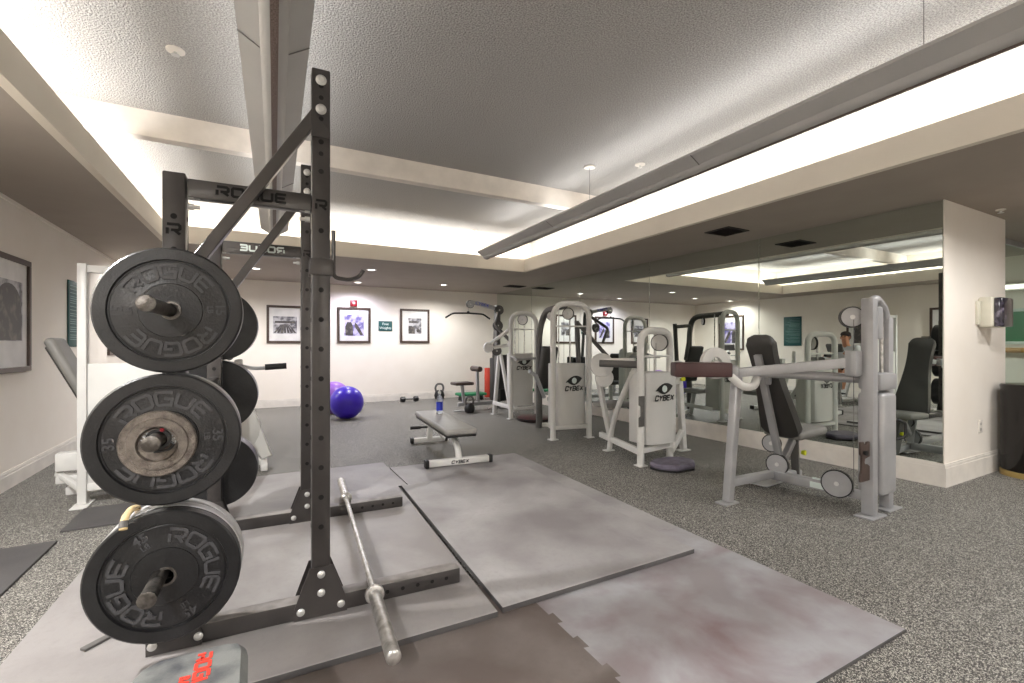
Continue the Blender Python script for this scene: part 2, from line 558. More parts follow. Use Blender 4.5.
# ------------------------------------------------------------------ the room
EX = 9.2                                   # far end of the alcove to the right
PX = 6.47                                  # right end of the pier
PY = 1.735                                 # front face of the pier
AY = 4.2                                   # back of the alcove
struct('floor', MB().box((WL-.1, RY-.1, -.1), (EX+.1, WB+.1, 0)), M['floor'])
struct('wall_left', MB().box((WL-.1, RY, 0), (WL, WB, CEIL)), M['wall'])
struct('wall_back', MB().box((WL-.1, WB, 0), (MX+.3, WB+.1, CEIL)), M['wall'])
struct('wall_right', MB().box((MX+.02, PY+.1, 0), (MX+.12, WB, SOF)), M['wall'])
struct('wall_behind_camera', MB().box((WL-.1, RY-.1, 0), (EX+.1, RY, CEIL)), M['wall'])
struct('wall_pier', MB().box((MX+.02, PY, 0), (PX, PY+.35, SOF)).box((MX, PY, 0), (MX+.02, PY+.006, SOF)), M['wall'])
struct('wall_alcove_side', MB().box((EX, RY, 0), (EX+.1, AY, SOF)), M['wall'])
struct('wall_alcove_back', MB().box((MX+.13, AY, 0), (EX+.1, AY+.1, SOF)), M['wall'])
# lowered ceiling round the coffer, one slab per side
so = MB()
for lo, hi in (((WL-.4, RY-.1), (CX0-CV, WB+.1)), ((CX1+CV, RY-.1), (EX+.4, WB+.1)),
               ((CX0-CV, CY1+CV), (CX1+CV, WB+.1)), ((CX0-CV, RY-.1), (CX1+CV, CY0-CV))):
    so.box((lo[0], lo[1], SOF), (hi[0], hi[1], CEIL+.1))
SH = .022                                  # the coffer sits slightly skew in the room
def skew(mb):
    for v in mb.bm.verts:
        v.co.x += SH*(v.co.y-2.4)
    return mb
lp = MB()                                   # cove shelf and upstand lip
for x0, x1, y0, y1 in ((CX0-CV, CX0, CY0-CV, CY1+CV), (CX1, CX1+CV, CY0-CV, CY1+CV),
                       (CX0, CX1, CY1, CY1+CV), (CX0, CX1, CY0-CV, CY0)):
    so.box((x0, y0, SOF), (x1, y1, SOF+.04))
    lp.box((x0, y0, SOF+.0405), (x1, y1, SOF+.05))
for x0, x1, y0, y1 in ((CX0-.05, CX0+.006, CY0-.05, CY1+.05), (CX1-.006, CX1+.05, CY0-.05, CY1+.05),
                       (CX0, CX1, CY1-.006, CY1+.05), (CX0, CX1, CY0-.05, CY0+.006)):
    lp.box((x0, y0, SOF-.002), (x1, y1, LIP))
for x0, x1, y0, y1 in ((CX0-CV, CX0-CV+.012, CY0-CV, CY1+CV), (CX1+CV-.012, CX1+CV, CY0-CV, CY1+CV),
                       (CX0-CV, CX1+CV, CY1+CV-.012, CY1+CV), (CX0-CV, CX1+CV, CY0-CV, CY0-CV+.012)):
    lp.box((x0, y0, SOF+.05), (x1, y1, CEIL))
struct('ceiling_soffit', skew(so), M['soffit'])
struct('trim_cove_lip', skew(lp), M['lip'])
struct('ceiling', skew(MB().box((CX0-CV, CY0-CV, CEIL), (CX1+CV, CY1+CV, CEIL+.1))), M['ceil'])
struct('ceiling_beam', skew(MB().box((CX0-CV, 4.50, 2.80), (CX1+CV, 4.60, CEIL))), M['beam'])
struct('ceiling_beam', skew(MB().box((CX0-CV, .30, 2.80), (CX1+CV, .54, CEIL))), M['beam'])
def skirt(name, p0, p1, nrm, h=.15):
    """baseboard with a stepped top from p0 to p1 on a wall with normal nrm"""
    m_ = MB()
    n = Vector((nrm[0], nrm[1], 0))
    a, b = Vector((p0[0], p0[1], 0)), Vector((p1[0], p1[1], 0))
    for t, z0, z1 in ((.016, 0, h-.035), (.011, h-.035, h-.012), (.007, h-.012, h)):
        lo, hi = a, b+n*t
        m_.box((min(lo.x, hi.x), min(lo.y, hi.y), z0), (max(lo.x, hi.x), max(lo.y, hi.y), z1))
    struct(name, m_, M['trim'])
skirt('baseboard_left', (WL, RY), (WL, WB), (1, 0))
skirt('baseboard_back', (WL, WB), (MX, WB), (0, -1))
skirt('baseboard_mirror_wall', (MX, PY), (MX, WB), (-1, 0), .195)
skirt('baseboard_pier', (MX-.016, PY), (PX, PY), (0, -1), .195)
struct('trim_mirror_ledge', MB().box((MX, PY+.05, 0), (MX+.02, WB, .2)), M['trim'])
struct('trim_left', MB().box((WL, RY, SOF-.03), (WL+.014, WB, SOF)), M['wall'])
# mirrors
for i, (y0, y1, lab) in enumerate(((1.742, 3.40, 'tall wall mirror panel beside the pier, behind the shoulder press machine'),
                                   (3.40, 5.12, 'tall wall mirror panel behind the weight machine with the slate foot pad'),
                                   (5.12, 6.81, 'tall wall mirror panel behind the tallest white weight machine'),
                                   (6.81, 8.50, 'tall wall mirror panel behind the machine with the wine balance disc'),
                                   (8.50, 10.11, 'tall wall mirror panel ending in the far corner of the room'))):
    t = thing('wall_mirror', lab, 'mirror', (MX+.01, (y0+y1)/2, .2), group='mirror panels along the wall')
    MB().box((MX+.001, y0+.003, .2), (MX+.018, y1-.003, SOF-.004), .002, 1).build('mirror_glass', M['mirror'], t)

# ------------------------------------------------------------------ floor mats
def mat_sheet(label, pts, z0, z1, m, name='rubber_mat', group=None):
    cx = sum(p[0] for p in pts)/len(pts); cy = sum(p[1] for p in pts)/len(pts)
    o = MB().prism([(p[0]-cx, p[1]-cy) for p in pts], ((0, 0, 0), (1, 0, 0), (0, 1, 0)), z1-z0, .002).build(name, [m, M['m5']], smooth=0)
    for p in o.data.polygons:              # the cut edges are bare black rubber, the tops worn grey
        if p.normal.z < .5:
            p.material_index = 1
    o.location = (cx, cy, z0)
    return tag(o, label, 'mat', group)
def teeth(a, b, n, d):
    """zig-zag jigsaw edge from a to b"""
    a, b = Vector(a), Vector(b)
    u = (b-a)/n
    p = Vector((-u.y, u.x)).normalized()*d
    out = []
    for i in range(n):
        s = a+u*i
        out += [s+u*.08, s+u*.02+p, s+u*.48+p, s+u*.42]
    return [(v.x, v.y) for v in out]
T1 = .014
sA, sB = (1.135, 2.12), (1.11, .45)
seam1 = [sA]+teeth(sA, sB, 9, .028)+[sB]
sC, sD = (1.135, 2.12), (2.42, 2.17)
seam2 = [sC]+teeth(sC, sD, 7, .028)+[sD]
mat_sheet('stained pale grey jigsaw mat with a reddish ring mark, its corner nearest the bare floor', seam2+[(2.385, .935), (1.75, .938), (1.12, .94)]+seam1[::-1][2:-1], 0, T1, M['m3'])
mat_sheet('brown-stained jigsaw mat in front of the barbell end', [(-.5, .45), (1.11, .45)]+seam1[::-1][1:-1]+[(1.135, 2.12), (-.5, 2.05)], 0, T1, M['m4'])
mat_sheet('grey jigsaw mat under the far half of the raised mat, running to the flat bench', [(1.14, 4.56)]+[(1.135, 2.12)]+seam2[1:-1]+[(2.42, 2.17), (2.50, 4.52)], 0, T1, M['m1'])
mat_sheet('grey floor mat behind the squat rack', [(-.28, 3.965), (1.13, 3.93), (1.13, 4.80), (-.28, 4.84)], 0, T1, M['m2'])
mat_sheet('raised grey rubber mat lying clear beside the barbell', [(.958, 1.842), (2.19, 1.85), (2.27, 3.86), (1.055, 3.84)], T1+.001, T1+.028, M['m1'])
mat_sheet('grey rubber mat that carries the squat rack', [(-.83, 1.86), (.925, 1.825), (1.03, 3.86), (-.76, 3.93)], T1+.001, T1+.028, M['m2'])
mat_sheet('dark rubber mat by the left wall', [(-1.80, 2.3), (-1.075, 2.3), (-1.058, 3.83), (-1.80, 3.83)], 0, .014, M['m5'])
mat_sheet('small dark mat at the foot of the white cable tower', [(-1.10, 4.02), (-.62, 4.02), (-.62, 4.50), (-1.10, 4.50)], 0, .010, M['m5'])
MT = T1+.028                                # top of the raised mats

# ------------------------------------------------------------------ squat rack
RKZ = MT
RLOC, RRZ = (-.272, 2.22, 0), math.radians(-2.4)
rack = thing('squat_rack', 'dark steel squat rack with tall front uprights, diagonal braces and plate pegs', 'squat rack', RLOC, RRZ)
RW = ORI[rack.name]
FX, FY, HR, HF = .52, 1.2, 1.86, 2.385
def lettering(parent, word, c, X, Y, h, wl, gap, sw, m, t=.0015):
    o, X, Y = Vector(c), Vector(X), Vector(Y)
    N = X.cross(Y)
    return MB().word(word, h, wl, gap, sw, t, lambda a, b, d: o+X*a+Y*(b-h/2)+N*d).build('lettering', m, parent, local=True, smooth=0)
for fy, out in ((0, -1), (FY, 1)):
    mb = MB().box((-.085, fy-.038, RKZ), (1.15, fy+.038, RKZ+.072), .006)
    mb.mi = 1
    for k in range(5):
        for sy in (-1, 1):
            mb.disc((.80+k*.07, fy+sy*.0385, RKZ+.036), (0, sy, 0), .009, .001, 12, .0002)
    bb = mb.build('base_bar', [M['steel'], M['hole'], M['lit_top']], rack, local=True)
    for p in bb.data.polygons:             # upper face coloured paler for the light it catches
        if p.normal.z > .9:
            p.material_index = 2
    for ux, H, tall in ((0, HR, 0), (FX, HF, 1)):
        mb = MB().box((ux-.037, fy-.037, RKZ+.072), (ux+.037, fy+.037, H), .006)
        mb.mi = 1
        z = .42
        while z < H-.05:
            skip = tall and z > 2.14
            if not skip and abs(z-1.80) > .07:
                for sy in (-1, 1):
                    mb.disc((ux, fy+sy*.0375, z), (0, sy, 0), .011, .001, 14, .0002)
                    mb.disc((ux+sy*.0375, fy, z), (sy, 0, 0), .0095, .001, 14, .0002)
            z += .127
        if tall:
            for z in (2.02, 2.07, 2.12, 2.17, 2.26, 2.31):
                mb.disc((ux, fy-.0375, z), (0, -1, 0), .010, .001, 14, .0002)
        up = mb.build('upright', [M['steel'], M['hole']], rack, local=True)
        zr = 1.80 if tall else 1.64
        lettering(up, 'R', (ux, fy-.0385, zr), (1, 0, 0), (0, 0, 1), .038, .040, .01, .010, M['hole'])
        # gusset plates at the foot
        g = MB()
        for sy in (-1, 1):
            if tall:
                poly = [(-.105, .0), (.105, .0), (.105, .05), (.045, .21), (-.045, .21), (-.105, .05)]
            else:
                poly = [(-.085, .0), (.09, .0), (.09, .05), (.045, .20), (-.045, .20), (-.085, .05)]
            g.prism(poly, ((ux, fy+sy*.042+.003, RKZ), (1, 0, 0), (0, 0, 1)), .006)
        g.build('gusset', M['steel'], rack, local=True)
        pts = [(ux-(.08 if tall else .065), .035), (ux+.08, .035), (ux, .10), (ux, .178)]
        for bx, bz in pts:
            b = MB().lathe([(0, 0), (0, .016), (.004, .016), (.008, .011), (.010, .0)], (bx, fy-.045, RKZ+bz), (0, -1, 0), 14)
            b.build('bolt', M['zinc'], rack, local=True)
            MB().lathe([(0, 0), (0, .014), (.01, .012), (.012, 0)], (bx, fy+.045, RKZ+bz), (0, 1, 0), 6).build('bolt', M['zinc'], rack, local=True)
        if tall:
            for bz in (2.335, 2.21):
                b = MB().lathe([(0, 0), (0, .022), (.004, .022), (.008, .016), (.011, .012), (.011, 0)], (ux, fy-.037, bz), (0, -1, 0), 18)
                b.build('bolt', M['zinc'], rack, local=True)
    cr = MB().box((.04, fy-.025, 1.772), (FX-.037, fy+.025, 1.845), .005).build('crossmember', M['steel'], rack, local=True)
    if out < 0:
        lettering(cr, 'ROGUE', (.262, fy-.0255, 1.810), (1, 0, 0), (0, 0, 1), .033, .038, .014, .0105, M['hole'])  # dark letters stand in for the shaded inside of the cut-outs
    else:
        o_ = Vector((.26, fy-.0256, 1.810))
        MB().word('ROGUE', .033, .038, .014, .0105, .001, lambda a, b, c: o_+Vector((-a, -c, b-.0165))).build('lettering', M['signwhite'], cr, local=True, smooth=0)  # pale letters stand in for light showing through the cut-outs
    for bx in (.035, FX-.037):
        for bz in (1.788, 1.828):
            s = 1 if bx < .2 else -1
            MB().lathe([(0, 0), (0, .012), (.02, .012), (.02, .008), (.04, .008), (.04, 0)], (bx+.006*s, fy-.012, bz-.05), (s, 0, 0), 10).build('bolt', M['zinc'], rack, local=True)
    # diagonal brace, its ends cut upright
    yb = fy-.058
    br = MB()
    a0, a1, b0, b1 = (FX-.038, 2.19), (FX-.038, 2.105), (.0, 1.44), (.0, 1.36)
    br._vf([(p[0], yb+s, p[1]) for s in (-.020, .020) for p in (a0, a1, b1, b0)],
           [(0, 1, 2, 3), (7, 6, 5, 4), (0, 4, 5, 1), (1, 5, 6, 2), (2, 6, 7, 3), (3, 7, 4, 0)], .003, 1)
    br.prism([(FX-.039, 2.09), (FX+.036, 2.09), (FX+.036, 2.12), (FX-.039, 2.195)], ((0, fy-.037, 0), (1, 0, 0), (0, 0, 1)), .006)
    br.build('brace', M['steel'], rack, local=True)
    # plate pegs
    for pz, L in ((1.33, .375), (.88, .315), (.40, .365)):
        L = L if out < 0 else .42
        p = MB().lathe([(0, 0), (0, .024), (L-.012, .024), (L-.006, .0265), (L-.002, .0265), (L, .022), (L, 0)], (-.012, fy+out*.02, pz), (0, out, 0), 24)
        p.lathe([(0, 0), (0, .045), (.012, .045), (.012, 0)], (-.012, fy+out*.036, pz), (0, out, 0), 24)
        p.build('plate_peg', M['peg'], rack, local=True)
MB().bar((0, .037, .98), (0, FY-.037, .98), .05, .05).build('rear_crossmember', M['steel'], rack, local=True)
MB().bar((0, .037, .11), (0, FY-.037, .11), .05, .07).build('rear_crossmember', M['steel'], rack, local=True)
# j-cup on the tall near upright
jc = thing('barbell_hook', 'black steel barbell hook hung on the tall near rack upright', 'rack hook', RLOC, RRZ)
j = MB()
jz = 1.50
j.box((FX-.045, -.046, jz), (FX+.045, -.0395, jz+.07), .002).box((FX+.039, -.046, jz), (FX+.046, .046, jz+.07), .002)
j.box((FX-.045, .0395, jz), (FX+.045, .046, jz+.07), .002)
j.build('bracket', M['steel'], jc, local=True)
MB().pipe([(FX+.052, -.015, jz+.20), (FX+.052, -.015, jz-.005), (FX+.12, -.015, jz-.012), (FX+.16, -.015, jz+.005), (FX+.178, -.015, jz+.035)], .009, 10, .025).build('hook', M['steel'], jc, local=True)

# ------------------------------------------------------------------ weight plates
def ringtext(mb, word, R, c, out, ang0, h, wl, gap, sw, t, flip=False):
    """word bent round radius R; ang0 = angle of its middle seen from outside"""
    cx, cy, cz = c
    def fm(a, b, d):
        rr = R+(b-h/2)
        th = ang0-a/R
        return Vector((cx+math.cos(th)*rr*(-out), cy+out*d, cz+math.sin(th)*rr))
    mb.word(word, h, wl, gap, sw, t, fm)
def bumper(name, label, y0, z, out, thick, rot, nums, silver=False, grp=None, R=.228, m=None, full=True, dx=0, dz=0):
    """bumper plate on a peg; y0 = local y of its outer face"""
    t = thing(name, label, 'weight plate', RLOC, RRZ, grp)
    cx, cz = .005+dx, z-.004+dz
    T = thick
    c = (cx, y0, cz)
    a = (0, -out, 0)
    prof = [(.012, .026), (.004, .030), (.004, .097), (.0075, .099), (.0075, .103), (.008, .105), (.008, .176), (.010, .179), (.010, .183), (0, .186), (0, R-.006), (.006, R), (T-.006, R), (T, R-.006), (T, .026), (.012, .026)]
    MB().lathe(prof, c, a, 72).build('rubber_body', m or M['rubber'], t, local=True, smooth=28)
    b = MB()
    b.lathe([(.001, .0255), (.001, .033), (.005, .034), (.012, .034), (.012, .0255), (.001, .0255)], c, a, 32)
    b.build('steel_bushing', M['peg'], t, local=True)
    if silver:
        MB().lathe([(.004, R-.001), (.006, R+.0015), (T-.006, R+.0015), (T-.004, R-.001), (T-.004, R-.005), (.004, R-.005), (.004, R-.001)], c, a, 72).build('pale_rim_band', M['rim'], t, local=True)
    if full:
        ct = (cx, y0-out*.0085, cz)
        for k in (0, PI):
            l = MB()
            ringtext(l, 'ROGUE', .142, ct, out, rot+k, .044, .046, .014, .0105, .006)
            l.build('raised_lettering', M['rubber2'], t, local=True, smooth=0)
        for k in (0, PI):
            th = rot+PI/2+k
            R0 = Vector((math.cos(th)*(-out), 0, math.sin(th)))
            X = Vector((math.cos(th-PI/2)*(-out), 0, math.sin(th-PI/2)))
            o_ = Vector(ct)+R0*.142
            l = MB()
            l.text(nums[0], .046, (o_+R0*.012, X, R0), .0042, .001)
            l.text(nums[1], .026, (o_-R0*.020, X, R0), .0042, .0008)
            l.build('raised_weight_mark', M['rubber2'], t, local=True, smooth=0)
    return t
UP = PI/2
bumper('bumper_plate', 'black bumper plate marked 15 LB, alone on the top near peg', -.125, 1.33, -1, .055, UP+.05, ('15', 'LB'))
bumper('bumper_plate', 'black bumper plate on the middle near peg behind a small iron plate', -.215, .876, -1, .06, UP+.02, ('35', 'LB'))
bumper('bumper_plate', 'black bumper plate with a grey rim, tucked rearmost on the middle near peg', -.150, .88, -1, .075, UP, ('45', 'LB'), True, full=False, R=.220)
bumper('bumper_plate', 'black bumper plate marked 45, outermost on the bottom near peg', -.215, .40, -1, .05, UP-1.1, ('45', 'LB'))
bumper('bumper_plate', 'silver-edged bumper plate second from outside on the bottom near peg', -.160, .40, -1, .05, UP, ('45', 'LB'), True, full=False)
bumper('bumper_plate', 'silver-edged bumper plate nearest the upright on the bottom near peg', -.106, .40, -1, .05, UP, ('45', 'LB'), True, full=False)
for z, n, lb in ((1.33, ('25', 'LB'), 'black bumper plate on the top far peg of the squat rack'),
                 (.88, ('35', 'LB'), 'black bumper plate on the middle far peg of the squat rack'),
                 (.40, ('45', 'LB'), 'black bumper plate on the bottom far peg of the squat rack')):
    t = bumper('bumper_plate', lb, FY+.24 if z > .5 else FY+.25, z, 1, .16, UP+.2, n, R=.2245)
# small iron change plate in front of the middle peg
t = thing('iron_plate', 'small pitted grey iron plate in front on the middle near peg', 'weight plate', RLOC, RRZ)
ic = (-.012, -.222, .862)
MB().lathe([(0, .026), (-.006, .030), (-.006, .055), (.004, .060), (.004, .084), (-.004, .088), (-.004, .106), (.002, .110), (-.018, .110), (-.006, .026), (0, .026)][:0] or
           [(0, .0255), (.008, .030), (.008, .056), (.020, .060), (.020, .086), (.013, .089), (.013, .108), (.008, .112), (-.006, .112), (-.006, .0255), (0, .0255)], ic, (0, -1, 0), 56).build('iron_body', M['iron'], t, local=True)
l = MB()
for s_, a0 in (('LBS', 2.5), ('STANDARD', .95)):
    n_ = len(s_)
    for i, ch in enumerate(s_):
        th = a0-(i-(n_-1)/2)*.26
        R0 = Vector((math.cos(th), 0, math.sin(th)))
        X = Vector((math.cos(th-PI/2), 0, math.sin(th-PI/2)))
        l.text(ch, .017, (Vector(ic)+Vector((0, -.0081, 0))+R0*.044, X, R0), .003, .0004)
l.build('raised_lettering', M['rim'], t, local=True, smooth=0)
t = thing('plate_collar', 'dark clip collar with a red button clamped on the middle near peg', 'collar', RLOC, RRZ)
cc = (-.008, -.236, .88)
MB().lathe([(0, .0265), (0, .036), (.018, .036), (.018, .0265), (0, .0265)], cc, (0, -1, 0), 32).pipe([(.024, -.245, .868), (.038, -.248, .862), (.022, -.248, .842), (-.02, -.248, .838)], .0045, 8, .01).build('clamp_ring', M['black'], t, local=True)
MB().lathe([(0, 0), (0, .007), (.004, .005), (.004, 0)], (.004, -.254, .912), (0, -1, 0), 12).build('red_button', M['alarm'], t, local=True)
# tan strap hanging over the bottom plates
t = thing('hand_strap', 'tan padded strap looped over the silver-edged plates on the bottom peg', 'strap', RLOC, RRZ)
MB().pipe([(-.108, -.222, .582), (-.112, -.19, .612), (-.109, -.115, .622), (-.106, -.060, .612), (-.105, -.048, .572)], .012, 10, .02, flat=.5).build('strap_band', M['tan'], t, local=True)
MB().pipe([(-.109, -.218, .586), (-.111, -.202, .604)], .0135, 10, flat=.55).build('strap_buckle', M['dgrey'], t, local=True)
# ------------------------------------------------------------------ barbell on the rack feet
p0, p1 = Vector((.414, 1.60, RKZ+.088)), Vector((.585, 3.88, RKZ+.094))
t = thing('barbell', 'steel barbell lying across the two rack feet', 'barbell', tuple(p0))
d = (p1-p0).normalized()
Lb = (p1-p0).length
MB().pipe([p0+d*.30, p1-d*.30], .0142, 16).build('shaft', M['chrome'], t)
for e, s in ((p0, 1), (p1, -1)):
    MB().lathe([(0, 0), (0, .016), (.002, .022), (.006, .0265), (.44, .0265), (.44, .031), (.445, .040), (.462, .040), (.466, .031), (.48, .021), (.48, 0)], e, d*s, 28).build('sleeve', M['chrome'], t)
# loose steel bar
t = thing('steel_bar', 'short dark flat bar lying on the mat left of the bottom plates', 'bar', (-.49, 2.40, 0))
MB().bar((-.575, 2.335, RKZ-.0+.006), (-.28, 2.62, RKZ+.006), .028, .010, bevel=.002).build('flat_bar', M['dgrey'], t)

# ------------------------------------------------------------------ near flat bench, its end at the bottom of the photo
NB = (-.145, .85, 0)
t = thing('flat_bench', 'grey vinyl bench with red lettering at the foot of the plate stack', 'bench', NB, 0)
z = .42
q = MB()
hw = .128
poly = [(-hw+.06, .60), (hw-.05, .60), (hw-.012, .585), (hw, .545), (hw, -.62), (-hw, -.62), (-hw, .50), (-hw+.02, .57)]
q.prism(poly, ((NB[0], NB[1], z-.07), (1, 0, 0), (0, 1, 0)), .07, .016)
pd = q.build('bench_pad', M['rpad'], t)
l = MB()
o_ = Vector((NB[0]+.012, NB[1]+.355, z+.0005))
l.word('ROGUE', .028, .026, .009, .008, .0012, lambda a, b, c: o_+Vector((b+.006, -a+.125, c)))
l.text('BARBELL', .028, ((o_.x-.014, o_.y+.08, z+.0005), (0, -1, 0), (1, 0, 0)), .0012, .0012, .1)
l.build('red_lettering', M['logo_red'], pd, smooth=0)
MB().bar((NB[0], NB[1]-.45, z-.105), (NB[0], NB[1]+.42, z-.105), .06, .06).build('spine', M['steel'], t)
for sy in (-.42, .38):
    f = MB().bar((NB[0], NB[1]+sy, z-.12), (NB[0], NB[1]+sy, .075), .06, .06)
    f.bar((NB[0]-.2, NB[1]+sy, .045), (NB[0]+.2, NB[1]+sy, .045), .06, .06)
    f.build('leg', M['steel'], t)

# ------------------------------------------------------------------ white flat bench in the middle of the room
BL, BR = (1.82, 4.95, 0), math.radians(-5)
t = thing('flat_bench', 'white framed flat bench with a pale grey pad holding the water bottle', 'bench', BL, BR)
q = MB().box((-.16, -.72, .325), (.16, .70, .385), .022, 3)
q.build('bench_pad', M['lpad'], t, local=True)
MB().box((-.15, -.71, .305), (.15, .69, .326), .004).build('pad_board', M['black'], t, local=True)
MB().bar((0, -.40, .27), (0, .58, .27), .06, .06).build('spine', M['white'], t, local=True)
MB().pipe([(0, -.25, .275), (0, -.48, .24), (0, -.60, .14), (0, -.62, .05)], .032, 12, .12).build('leg', M['white'], t, local=True)
MB().bar((0, .56, .26), (0, .60, .04), .06, .05).build('leg', M['white'], t, local=True)
fb = MB().bar((-.31, -.62, .055), (.31, -.62, .055), .065, .06).build('foot_bar', M['white'], t, local=True)
MB().word('CYBEX', .026, .026, .010, .008, .001, lambda a, b, c: Vector((a, -.653-c, .042+b)), .25).build('lettering', M['black'], fb, local=True, smooth=0)
for s in (-1, 1):
    MB().rbox((s*.325, -.62, .0555), (.04, .085, .08), 0, .012).build('rubber_cap', M['black'], t, local=True)
fb = MB().bar((-.2, .62, .04), (.2, .62, .04), .06, .05).build('foot_bar', M['white'], t, local=True)
for s in (-1, 1):
    MB().rbox((s*.21, .62, .04), (.04, .075, .07), 0, .012).build('rubber_cap', M['black'], t, local=True)
MB().pipe([(0, .58, .2), (-.2, .58, .2)], .012, 8).pipe([(-.12, .58, .2), (-.24, .58, .2)], .02, 10).build('handle', M['black'], t, local=True)
MB().pipe([(0, .4, .245), (.1, .3, .08), (.18, .56, .06)], .012, 8, .08).build('brace', M['white'], t, local=True)
# water bottle
t = thing('water_bottle', 'clear water bottle with a blue label standing on the flat bench', 'bottle', (1.915, 5.31, .385))
k = (1.915, 5.31, .3855)
MB().lathe([(0, 0), (0, .032), (.006, .038), (.10, .038), (.155, .039), (.19, .034), (.215, .018), (.24, .016), (.24, 0)], k, (0, 0, 1), 24).build('bottle_body', M['plastic'], t)
MB().lathe([(.04, .0385), (.04, .0395), (.135, .0395), (.135, .0385), (.04, .0385)], k, (0, 0, 1), 24).build('bottle_label', M['blue'], t)
MB().lathe([(.24, 0), (.24, .018), (.262, .018), (.265, .010), (.28, .010), (.282, 0)], k, (0, 0, 1), 18).build('cap', M['white'], t)

# ------------------------------------------------------------------ balls and small weights
def exball(label, x, y, r, m):
    o = MB()
    pr = []
    for i in range(33):
        a = PI*i/32
        rr = r*(1+(.006 if i % 4 == 0 else 0))
        pr.append((-math.cos(a)*rr, math.sin(a)*rr))
    pr[0] = (-r, 0); pr[-1] = (r, 0)
    o.lathe(pr, (0, 0, 0), (.25, .2, 1), 40)
    ob = o.build('exercise_ball', m)
    ob.location = (x, y, r)
    tag(ob, label, 'exercise ball')
exball('deep purple exercise ball in front of the paler violet one', 1.30, 8.0, .265, M['purple'])
exball('paler violet exercise ball half hidden behind the purple one', 1.20, 8.72, .28, M['pink'])
def kettle(label, x, y, r, s=1.0):
    t = thing('kettlebell', label, 'kettlebell', (x, y, 0))
    MB().lathe([(0, 0), (0, r*.62), (r*.18, r*.86), (r*.8, r), (r*1.4, r*.84), (r*1.8, r*.42), (r*1.86, 0)], (x, y, 0), (0, 0, 1), 24).build('bell', M['black'], t)
    MB().pipe([(x-r*.62, y, r*1.45), (x-r*.86, y, r*2.3), (x-r*.5, y, r*3.0), (x+r*.5, y, r*3.0), (x+r*.86, y, r*2.3), (x+r*.62, y, r*1.45)], r*.19, 10, r*.5).build('handle', M['dgrey'], t)
kettle('black kettlebell on the floor beside the lat pulldown seat', 3.32, 7.66, .095)
kettle('black kettlebell against the back wall behind the water bottle', 3.55, 9.85, .115)
t = thing('dumbbell', 'small black dumbbell lying by the back wall baseboard', 'dumbbell', (2.85, 9.75, 0))
x, y = 2.85, 9.75
MB().pipe([(x-.1, y, .06), (x+.1, y, .06)], .016, 10).build('handle', M['dgrey'], t)
for s in (-1, 1):
    MB().lathe([(0, 0), (0, .045), (.012, .06), (.09, .06), (.102, .045), (.102, 0)], (x+s*.09, y, .06), (s, 0, 0), 6).build('head', M['black'], t)
t = thing('foam_roller', 'red foam roller standing on end by the back wall', 'foam roller', (4.72, 9.80, 0))
MB().lathe([(0, .03), (0, .085), (.01, .09), (.66, .09), (.67, .085), (.67, .03), (0, .03)], (4.72, 9.80, 0), (0, 0, 1), 28).build('foam_tube', M['red'], t)
MB().lathe([(-.0, .020), (-.0, .029), (.668, .029), (.668, .020), (0, .020)], (4.72, 9.80, .001), (0, 0, 1), 20).build('core', M['black'], t)
t = thing('step_platform', 'green step platform on the floor behind the lat pulldown', 'step', (4.12, 9.45, 0))
MB().box((3.82, 9.28, .10), (4.44, 9.62, .16), .02, 3).build('deck', M['green'], t)
for x in (3.90, 4.36):
    MB().prism([(-.10, 0), (.10, 0), (.07, .105), (-.07, .105)], ((x+.03, 9.45, 0), (0, 1, 0), (0, 0, 1)), -.06, .006).build('leg', M['black'], t)
t = thing('step_pad', 'slate grey step pad on the floor in front of the nearest branded weight machine', 'step pad', (3.57, 3.265, 0))
c = (3.57, 3.265)
ov = [(-.23, -.02), (-.12, -.16), (.12, -.16), (.24, -.04), (.22, .10), (.10, .17), (-.10, .17), (-.22, .10)]
MB().prism(ov, ((c[0], c[1], .018), (1, 0, 0), (0, 1, 0)), .052, .014).build('top_pad', M['slate'], t)
MB().prism([(a*.97, b*.97) for a, b in ov], ((c[0], c[1], 0), (1, 0, 0), (0, 1, 0)), .018).build('base_board', M['black'], t)
t = thing('balance_disc', 'round wine-red balance disc on the floor before the farthest branded machine', 'balance disc', (3.92, 6.42, 0))
MB().lathe([(0, 0), (0, .25), (.02, .29), (.05, .29), (.065, .26), (.07, 0)], (3.92, 6.42, 0), (0, 0, 1), 40).build('disc_body', M['wine'], t)
MB().lathe([(0, .289), (.0, .296), (.018, .296), (.018, .289), (0, .289)], (3.92, 6.42, .026), (0, 0, 1), 40).build('rim_band', M['black'], t)

# ------------------------------------------------------------------ branded weight machines
def pulley(parent, c, axis, r, m=None, t=.024, name='pulley'):
    a = Vector(axis).normalized()
    w_ = MB().lathe([(-t/2, 0), (-t/2, r), (-t/2+.004, r+.003), (-.003, r-.008), (.003, r-.008), (t/2-.004, r+.003), (t/2, r), (t/2, 0)], c, a, 28)
    w_.mi = 1
    w_.lathe([(-t/2-.006, 0), (-t/2-.006, .016), (t/2+.006, .016), (t/2+.006, 0)], c, a, 12)
    w_.mi = 2
    w_.lathe([(-t/2-.001, r-.004), (-t/2-.001, r+.004), (t/2+.001, r+.004), (t/2+.001, r-.004), (-t/2-.001, r-.004)], c, a, 28)
    return w_.build(name, [m or M['silver'], M['zinc'], M['black']], parent)
def pad(parent, c, ax, size, m, name, bevel=.025):
    return MB().obox(c, ax, [s/2 for s in size], bevel, 3).build(name, m, parent)
